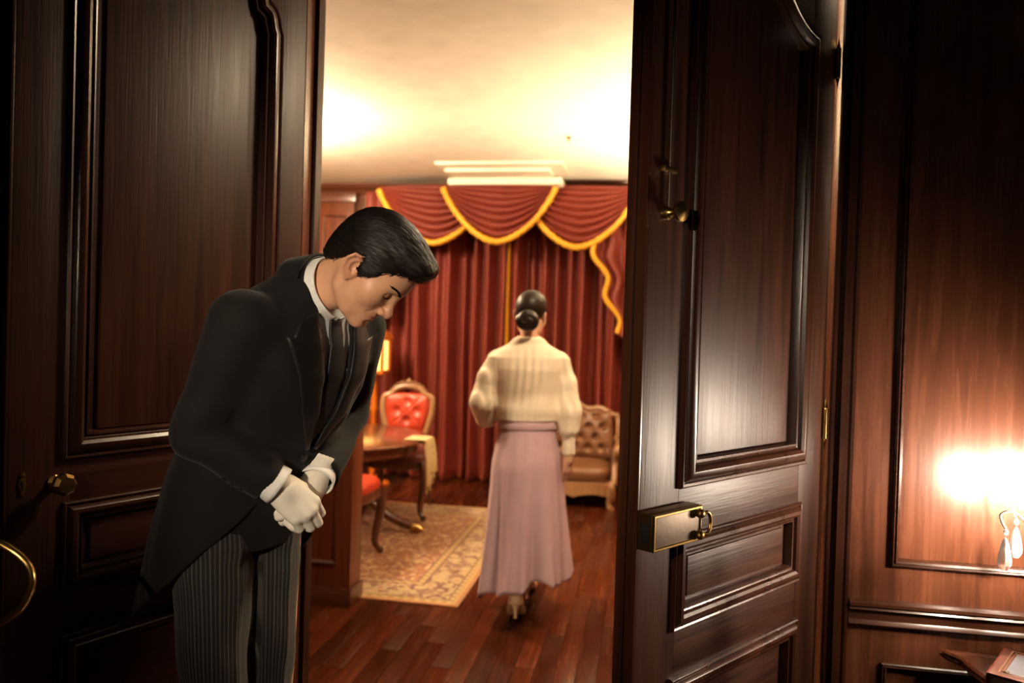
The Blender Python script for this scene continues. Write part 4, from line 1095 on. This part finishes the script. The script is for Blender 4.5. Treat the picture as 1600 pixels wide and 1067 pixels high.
for s in (-1, 1):
    def shoe_sdf(P):
        d = ell(P, (.055, s*.105, .035), (.115, .042, .040)); d = smin(d, ell(P, (-.035, s*.10, .05), (.05, .038, .055)), .03)
        d = smin(d, ell(P, (.12, s*.108, .028), (.06, .040, .028)), .02); return smax(d, .002-P[:, 2], .004)
    V, F = sdf_mesh(shoe_sdf, (-.12, s*.105-.07, -.01), (.21, s*.105+.07, .12), .006); mesh_np('shoe', V, F, MP['shoe'], man)
# body: head and neck at full detail, the clothed rest coarser, one mesh
HS = .925; HO = np.array((.376, .012, 1.4925)); HM = RzM(R(27)) @ RyM(R(53)) @ RxM(R(8))
def to_head(P): return ((P-HO) @ HM)/HS
NE = tuple(to_head(np.array([(.215, .0, 1.442)]))[0])
V1, F1 = sdf_mesh(lambda P: head_sdf(P, NE), (-.20, -.11, -.27), (.145, .11, .15), .0027)
tint = lip_tint(V1); V1 = HO+(V1*HS) @ HM.T
def rest(P):
    d = torso(P, -.045)
    for S, E, W in ((SHR, ELR, WRR), (SHL, ELL, WRL)): d = smin(d, chain(P, [S, E, W], [.046, .036, .026]), .03)
    for s in (-1, 1): d = smin(d, chain(P, [(0, s*.088, .93), (.012, s*.095, .5), (-.012, s*.1, .1)], [.075, .05, .038]), .03)
    return d
V2, F2 = sdf_mesh(rest, (-.2, -.32, .02), (.38, .34, 1.56), .016)
body = mesh_np('body', np.concatenate([V1, V2]), np.concatenate([F1, F2+len(V1)]), MP['skin'], man, attr={'tint': np.concatenate([tint, np.zeros(len(V2))])})
V, F = sdf_mesh(lambda P: hair_sdf(P, .55), (-.15, -.11, -.12), (.14, .11, .16), .003)
hair = mesh_np('hair', HO+(V*HS) @ HM.T, F, MP['hair'], man)
def comb(P):
    x, y, z = P[:, 0], P[:, 1], P[:, 2]
    return np.stack([-np.ones(len(P)), np.sign(y)*np.clip(.04-np.abs(y), -1, 0)*0+.12*np.sin(z*40), -.15-.9*np.clip(-x/.1, 0, 1)-.35*np.clip(np.abs(y)/.08, 0, 1)], 1)
V, F = strands(lambda P: hair_sdf(P, .3), (-.13, -.1, -.08), (.125, .1, .15), 3400, 9, .0078, comb, 4, .0008, .0022)
hst = raw('hair_strands', [tuple(HO+HM @ (np.array(v)*HS)) for v in V], F, MP['hair'], hair, ang=180); hst['kind'] = 'stuff'
def on_head(p, lift=None):
    p = np.array([p], float)
    if lift is not None:
        for _ in range(4):
            d = head_sdf(p, NE); g = np.array([(head_sdf(p+np.eye(3)[k]*1e-3, NE)-d)[0] for k in range(3)]); p = p-g/np.linalg.norm(g)*(d[0]-lift)
    return tuple(HO+HM @ (p[0]*HS))
for s in (-1, 1):
    parts = []
    for k in range(26):
        u = k/25; x = .0955-.022*u**1.6; y = s*(.010+.040*u); z = .0175+.009*math.sin(u*2.2)
        a = np.array((x+.002, y, z)); parts.append(tube_vf([on_head(a, .0008), on_head(a+np.array((-.001, s*.006, .002+.001*(k % 3))), .0012), on_head(a+np.array((-.004, s*.011, .0015)), .0008)], [.0010, .0009, .0003], 5))
    Vq, Fq = joinvf(parts); q = raw('eyebrow', Vq, Fq, MP['hair'], hair, ang=180); q['kind'] = 'stuff'
    lash = [on_head(p, .0004) for p in ((.0845, s*.0215, -.0055), (.0868, s*.028, -.0075), (.0868, s*.036, -.0075), (.0835, s*.043, -.0060), (.079, s*.0475, -.0040))]
    tube('eyelash', smoothpath(lash, 4), .0011, MP['hair'], hair, 6)
# white collar, black neckband and coat collar round the neck
NA = np.array((.965, .0, .26)); NC = np.array((.270, .002, 1.4455)); ND = np.cross(NA, (0, 1, 0)); ND /= np.linalg.norm(ND)   # ND: towards the throat or nape
if ND[2] > 0: ND = -ND
def neck_ring(name, r0, r1, lo, hi, mat, parent, span=180, n=64, th=.003, oval=1.0):
    V, F = [], []; m = 6
    for i in range(n+1):
        a = R(180-span+2*span*i/n)          # 180 = nape
        ax = math.cos(a); ay = math.sin(a)
        l, h = lo(math.degrees(a)), hi(math.degrees(a))
        for j in range(m+1):
            v = j/m; r = r0+(r1-r0)*v
            V.append(tuple(NC+NA*(l+(h-l)*v)+ND*ax*r*oval+np.array((0, 1, 0))*ay*r))
    for i in range(n):
        for j in range(m): q = i*(m+1)+j; F.append((q, q+1, q+m+2, q+m+1))
    o = raw(name, V, F, mat, parent, ang=180); md = o.modifiers.new('thick', 'SOLIDIFY'); md.thickness = th; md.offset = 0
    return o
tip = lambda a: math.exp(-((min(abs(a-22), abs(a-338)))/11)**2)
neck_ring('shirt_collar', .0745, .0695, lambda a: -.030-.022*tip(a), lambda a: .014-.010*math.exp(-(min(a, 360-a)/30)**2), MP['shirt'], shirt, 174)
neck_ring('neckband', .0790, .0755, lambda a: -.045-.012*tip(a), lambda a: -.012-.026*tip(a), MP['satin'], tie, 179, oval=1.02)
neck_ring('coat_collar', .094, .082, lambda a: -.085, lambda a: -.012-.02*(abs(a-180)/100)**2, MP['coat'], coat, 112, th=.006)
# gloved hands, the near one folded over the far one, with shirt cuffs
GR = frame3((.50, .52, -.70), (.62, -.50, .60)); GRo = WRR+fa*.012
V, F = sdf_mesh(lambda P: hand_sdf(P, (38, 78, 50), .8, 1.12), (-.06, -.06, -.10), (.15, .07, .04), .0024)
mesh_np('glove', GRo+V @ GR.T, F, MP['glove'], man)
GL = frame3((-.12, -.36, -.92), (.97, .12, .10)); fl_ = (WRL-ELL)/np.linalg.norm(WRL-ELL); GLo = WRL+fl_*.010
V, F = sdf_mesh(lambda P: hand_sdf(P*np.array((1, -1, 1)), (62, 78, 45), .9, 1.12), (-.06, -.09, -.08), (.18, .07, .04), .0024)
mesh_np('glove', GLo+V @ GL.T, F[:, ::1], MP['glove'], man)
def cuff(W, d, r):
    d = np.array(d); s = np.cross(d, (0, 0, 1.0)); s /= np.linalg.norm(s); u = np.cross(s, d); V, F = [], []; n = 40
    for v, rr in ((-.026, r*.96), (.0, r), (.016, r*1.03), (.024, r*1.04)):
        for k in range(n): a = 2*math.pi*k/n; V.append(tuple(W+d*v+(s*math.cos(a)+u*math.sin(a)*.92)*rr))
    for j in range(3):
        for k in range(n): F.append((j*n+k, j*n+(k+1) % n, (j+1)*n+(k+1) % n, (j+1)*n+k))
    o = raw('shirt_cuff', V, F, MP['shirt'], shirt, ang=180, fix=True); md = o.modifiers.new('thick', 'SOLIDIFY'); md.thickness = .003; md.offset = -1
cuff(WRR-fa*.008, fa, .046); cuff(WRL-fl_*.004, fl_, .043)

# ---------------------------------------------------------------- the walking person, seen from behind: x right, y away, z up
wbase = R0*.072+F0*3.62
wo = mark(empty('person', wbase, YAW), 'person walking away in a cream blouse, long mauve skirt and beige pumps', 'person')
def wt(P, off=0.0):
    z = P[:, 2]
    w = np.interp(z, [.90, .96, 1.02, 1.10, 1.18, 1.235, 1.27, 1.30, 1.335], [.138, .130, .132, .144, .160, .168, .140, .088, .056])+off
    dp = np.interp(z, [.90, .96, 1.02, 1.10, 1.18, 1.235, 1.27, 1.30, 1.335], [.105, .098, .100, .105, .105, .092, .075, .060, .050])+off
    q = (np.abs((P[:, 0]-.008)/w)**2.2+np.abs(P[:, 1]/dp)**2.2)**(1/2.2)
    return smax((q-1)*np.minimum(w, dp)*.9, np.maximum(.94-z, z-1.332), .012)
def blouse_sdf(P):
    d = wt(P, .006)
    sl = chain(P, [(-.148, .0, 1.214), (-.180, -.010, 1.14), (-.200, -.004, 1.02), (-.185, .045, .945)], [.036, .045, .060, .052], .02)
    sl = smax(sl, (P-np.array((-.18, .08, .95)))@np.array((0, .9, -.2)), .01)
    sr = chain(P, [(.164, .0, 1.214), (.192, -.008, 1.12), (.208, -.012, .99), (.206, -.014, .905)], [.036, .044, .055, .050], .02)
    sr = smax(sr, .872-P[:, 2], .02)
    cf = np.maximum(cap(P, (.207, -.014, .90), (.210, -.012, .775), .034, .031), np.maximum(.785-P[:, 2], P[:, 2]-.90))
    d = smin(d, np.minimum(sl, smin(sr, cf, .012)), .032)
    z, x = P[:, 2], P[:, 0]
    fold = np.sin(x*170+2*np.sin(z*9))*.0030*np.exp(-((x-.01)/.075)**2)*np.clip((1.30-z)/.1, 0, 1)*np.clip((z-.97)/.1, .2, 1)*(P[:, 1] < .02)
    gath = np.sin(x*240)*.0008*np.exp(-((z-.975)/.03)**2)-.006*np.exp(-((z-.995)/.045)**2)*np.clip((.16-np.abs(x-.008))/.03, 0, 1)
    puff = np.sin(P[:, 0]*110+P[:, 1]*140+z*18)*.0032*(np.abs(x-.008) > .155)
    return d+fold+gath+puff
V, F = sdf_mesh(blouse_sdf, (-.28, -.14, .74), (.29, .16, 1.38), .006)
mesh_np('blouse', V, F, MP['blouse'], wo)
neck = [(.008+.050*math.cos(a), .045*math.sin(a)+.002, 1.328+.004*math.sin(a)) for a in [2*math.pi*k/40 for k in range(40)]]
tube('blouse_collar', neck, .010, MP['blouse'], wo, 8, True, .8)
# skirt: waistband and flared panels in deep folds
def skirt():
    V, F = [], []; n, m = 160, 50
    for j in range(m+1):
        v = j/m
        for i in range(n):
            a = 2*math.pi*i/n; c, s = math.cos(a), math.sin(a)
            hem = .165+.045*c+.055*max(0, -s)**10+.020*math.sin(a*5+.6)+.012*math.sin(a*9)
            z = .952+(hem-.952)*v
            w = .122+.032*min(1, v*4)+.055*v**1.3; dp = .092+.045*min(1, v*3.5)+.115*v**1.2
            fo = 1+(v**1.4)*(.105*math.sin(a*7+.8+1.2*v)+.065*math.sin(a*12+2.1)+.03*math.sin(a*19))+.010*math.sin(a*16)*min(1, v*5)
            V.append((.010+.006*v+c*w*fo, -.0+s*dp*fo+.04*v, z))
    for j in range(m):
        for i in range(n): F.append((j*n+i, (j+1)*n+i, (j+1)*n+(i+1) % n, j*n+(i+1) % n))
    o = raw('skirt', V, F, MP['skirt'], wo, ang=180, fix=True); md = o.modifiers.new('thick', 'SOLIDIFY'); md.thickness = .004; md.offset = -1
    V, F = [], []
    for z, k in ((.902, 1.07), (.906, 1.09), (.946, 1.03), (.950, .97)):
        for i in range(60): a = 2*math.pi*i/60; V.append((.010+math.cos(a)*.131*k, math.sin(a)*.100*k, z))
    for j in range(3):
        for i in range(60): F.append((j*60+i, j*60+(i+1) % 60, (j+1)*60+(i+1) % 60, (j+1)*60+i))
    b = raw('waistband', V, F, MP['skirt'], o, ang=60, fix=True); md = b.modifiers.new('thick', 'SOLIDIFY'); md.thickness = .003
skirt()
WS = .86; WO = np.array((.016, .028, 1.437)); WM = RzM(R(90-20)) @ RyM(R(12)) @ RxM(R(4))
NE2 = tuple((((np.array([(.008, -.004, 1.30)])-WO) @ WM)/WS)[0])
V1, F1 = sdf_mesh(lambda P: head_sdf(P, NE2, .8), (-.16, -.11, -.25), (.145, .11, .15), .0042)
tint = lip_tint(V1); V1 = WO+(V1*WS) @ WM.T
WH = np.array((.211, -.012, .772)); WHM = frame3((-.02, .18, -.98), (.75, -.66, -.1))
V3_, F3 = sdf_mesh(lambda P: hand_sdf(P, (18, 30, 22), .3, .88, .04), (-.06, -.06, -.09), (.19, .08, .04), .003)
V3_ = WH+(V3_*.80) @ WHM.T
def wrest(P):
    d = wt(P, -.03)
    d = smin(d, chain(P, [(.165, 0, 1.22), (.19, -.01, 1.0), (.21, -.012, .78)], [.034, .028, .021]), .02)
    d = smin(d, chain(P, [(-.155, 0, 1.22), (-.18, -.005, 1.02), (-.10, .14, .97)], [.034, .028, .021]), .02)
    d = smin(d, ell(P, (.008, 0, .88), (.105, .085, .10)), .03)
    d = smin(d, chain(P, [(-.05, 0, .86), (-.03, -.01, .48), (-.016, -.035, .14)], [.075, .048, .027]), .03)
    d = smin(d, chain(P, [(.07, 0, .86), (.07, .15, .48), (.048, .31, .10)], [.075, .048, .027]), .03)
    return d
V4, F4 = sdf_mesh(wrest, (-.22, -.14, .05), (.25, .34, 1.34), .014)
mesh_np('body', np.concatenate([V1, V3_, V4]), np.concatenate([F1, F3+len(V1), F4+len(V1)+len(V3_)]), MP['skin2'], wo, attr={'tint': np.concatenate([tint, np.zeros(len(V3_)+len(V4))])})
def whair(P):
    x, y, z = P[:, 0], P[:, 1], P[:, 2]
    d = ell(P, (-.012, 0, .036), (.112, .088, .100))
    hl = np.interp(x, [-.2, -.08, -.05, -.01, .02, .05, .08], [-.055, -.055, -.035, .005, .012, .055, .085])
    d = smax(d, (hl-z)*.7, .008); d = smax(d, x-.085, .01)
    return d+np.sin((z*.8+np.abs(y)*.5)*420)*.0008
V, F = sdf_mesh(whair, (-.15, -.11, -.12), (.12, .11, .16), .0045)
wh = mesh_np('hair', WO+(V*WS) @ WM.T, F, MP['hair2'], wo)
BC = np.array((-.004, -.088, 1.408))
def bun(P):
    Q = P-BC; r = np.sqrt(Q[:, 0]**2+Q[:, 2]**2); a = np.arctan2(Q[:, 2], Q[:, 0])
    d = ell(P, BC, (.056, .036, .046)); d = smin(d, np.sqrt((r-.030)**2+(Q[:, 1]+.012)**2)-.019, .01)
    return d+np.sin(a*3+r*260)*.0018
V, F = sdf_mesh(bun, BC-.075, BC+.075, .004); mesh_np('bun', V, F, MP['hair2'], wh)
# pumps: the rear foot on tiptoe, the front foot flat
def pump(nm, O, Mx):
    """shoe-local: x to the toe, z up out of the sole; heel end at x = 0"""
    def sd(P):
        zc = np.interp(P[:, 0], [-.02, .03, .10, .15, .24], [.062, .058, .022, .004, .004])
        w = np.interp(P[:, 0], [-.015, .0, .04, .10, .16, .20, .235], [.015, .032, .036, .040, .046, .036, .010])
        top = np.interp(P[:, 0], [-.02, .0, .05, .12, .16, .235], [.060, .058, .040, .026, .040, .016])
        return smax(np.maximum(np.abs(P[:, 1])-w, np.maximum(-.014-P[:, 0], P[:, 0]-.236)), np.maximum(zc-P[:, 2], P[:, 2]-zc-top), .012)*.8
    V, F = sdf_mesh(sd, (-.04, -.06, -.01), (.25, .06, .15), .005); V = O+V @ Mx.T
    s = mesh_np(nm, V, F, MP['pump'], wo)
    h = [tuple(O+Mx @ np.array(p)) for p in ((.012, 0, .066), (.006, 0, .040), (.002, 0, .018), (.0, 0, .002))]
    tube('heel', h, [.019, .010, .0065, .0075], MP['pump'], s, 10)
    so = []
    Fs = []
    for k, x in enumerate(np.linspace(-.010, .230, 16)):
        zc = np.interp(x, [-.02, .03, .10, .15, .24], [.062, .058, .022, .004, .004])-.002; w = np.interp(x, [-.015, .0, .04, .10, .16, .20, .235], [.010, .022, .025, .028, .035, .028, .006])
        so += [tuple(O+Mx @ np.array((x, -w, zc))), tuple(O+Mx @ np.array((x, w, zc)))]
        if k: Fs.append((2*k-2, 2*k-1, 2*k+1, 2*k))
    o = raw('sole', so, Fs, MP['sole'], s, ang=180); md = o.modifiers.new('thick', 'SOLIDIFY'); md.thickness = .003
pump('pump', np.array((-.020, -.150, .050)), frame3((.04, .97, -.235), (0, .235, .97)))
pump('pump', np.array((.045, .255, .001)), frame3((.05, 1, 0), (0, 0, 1)))
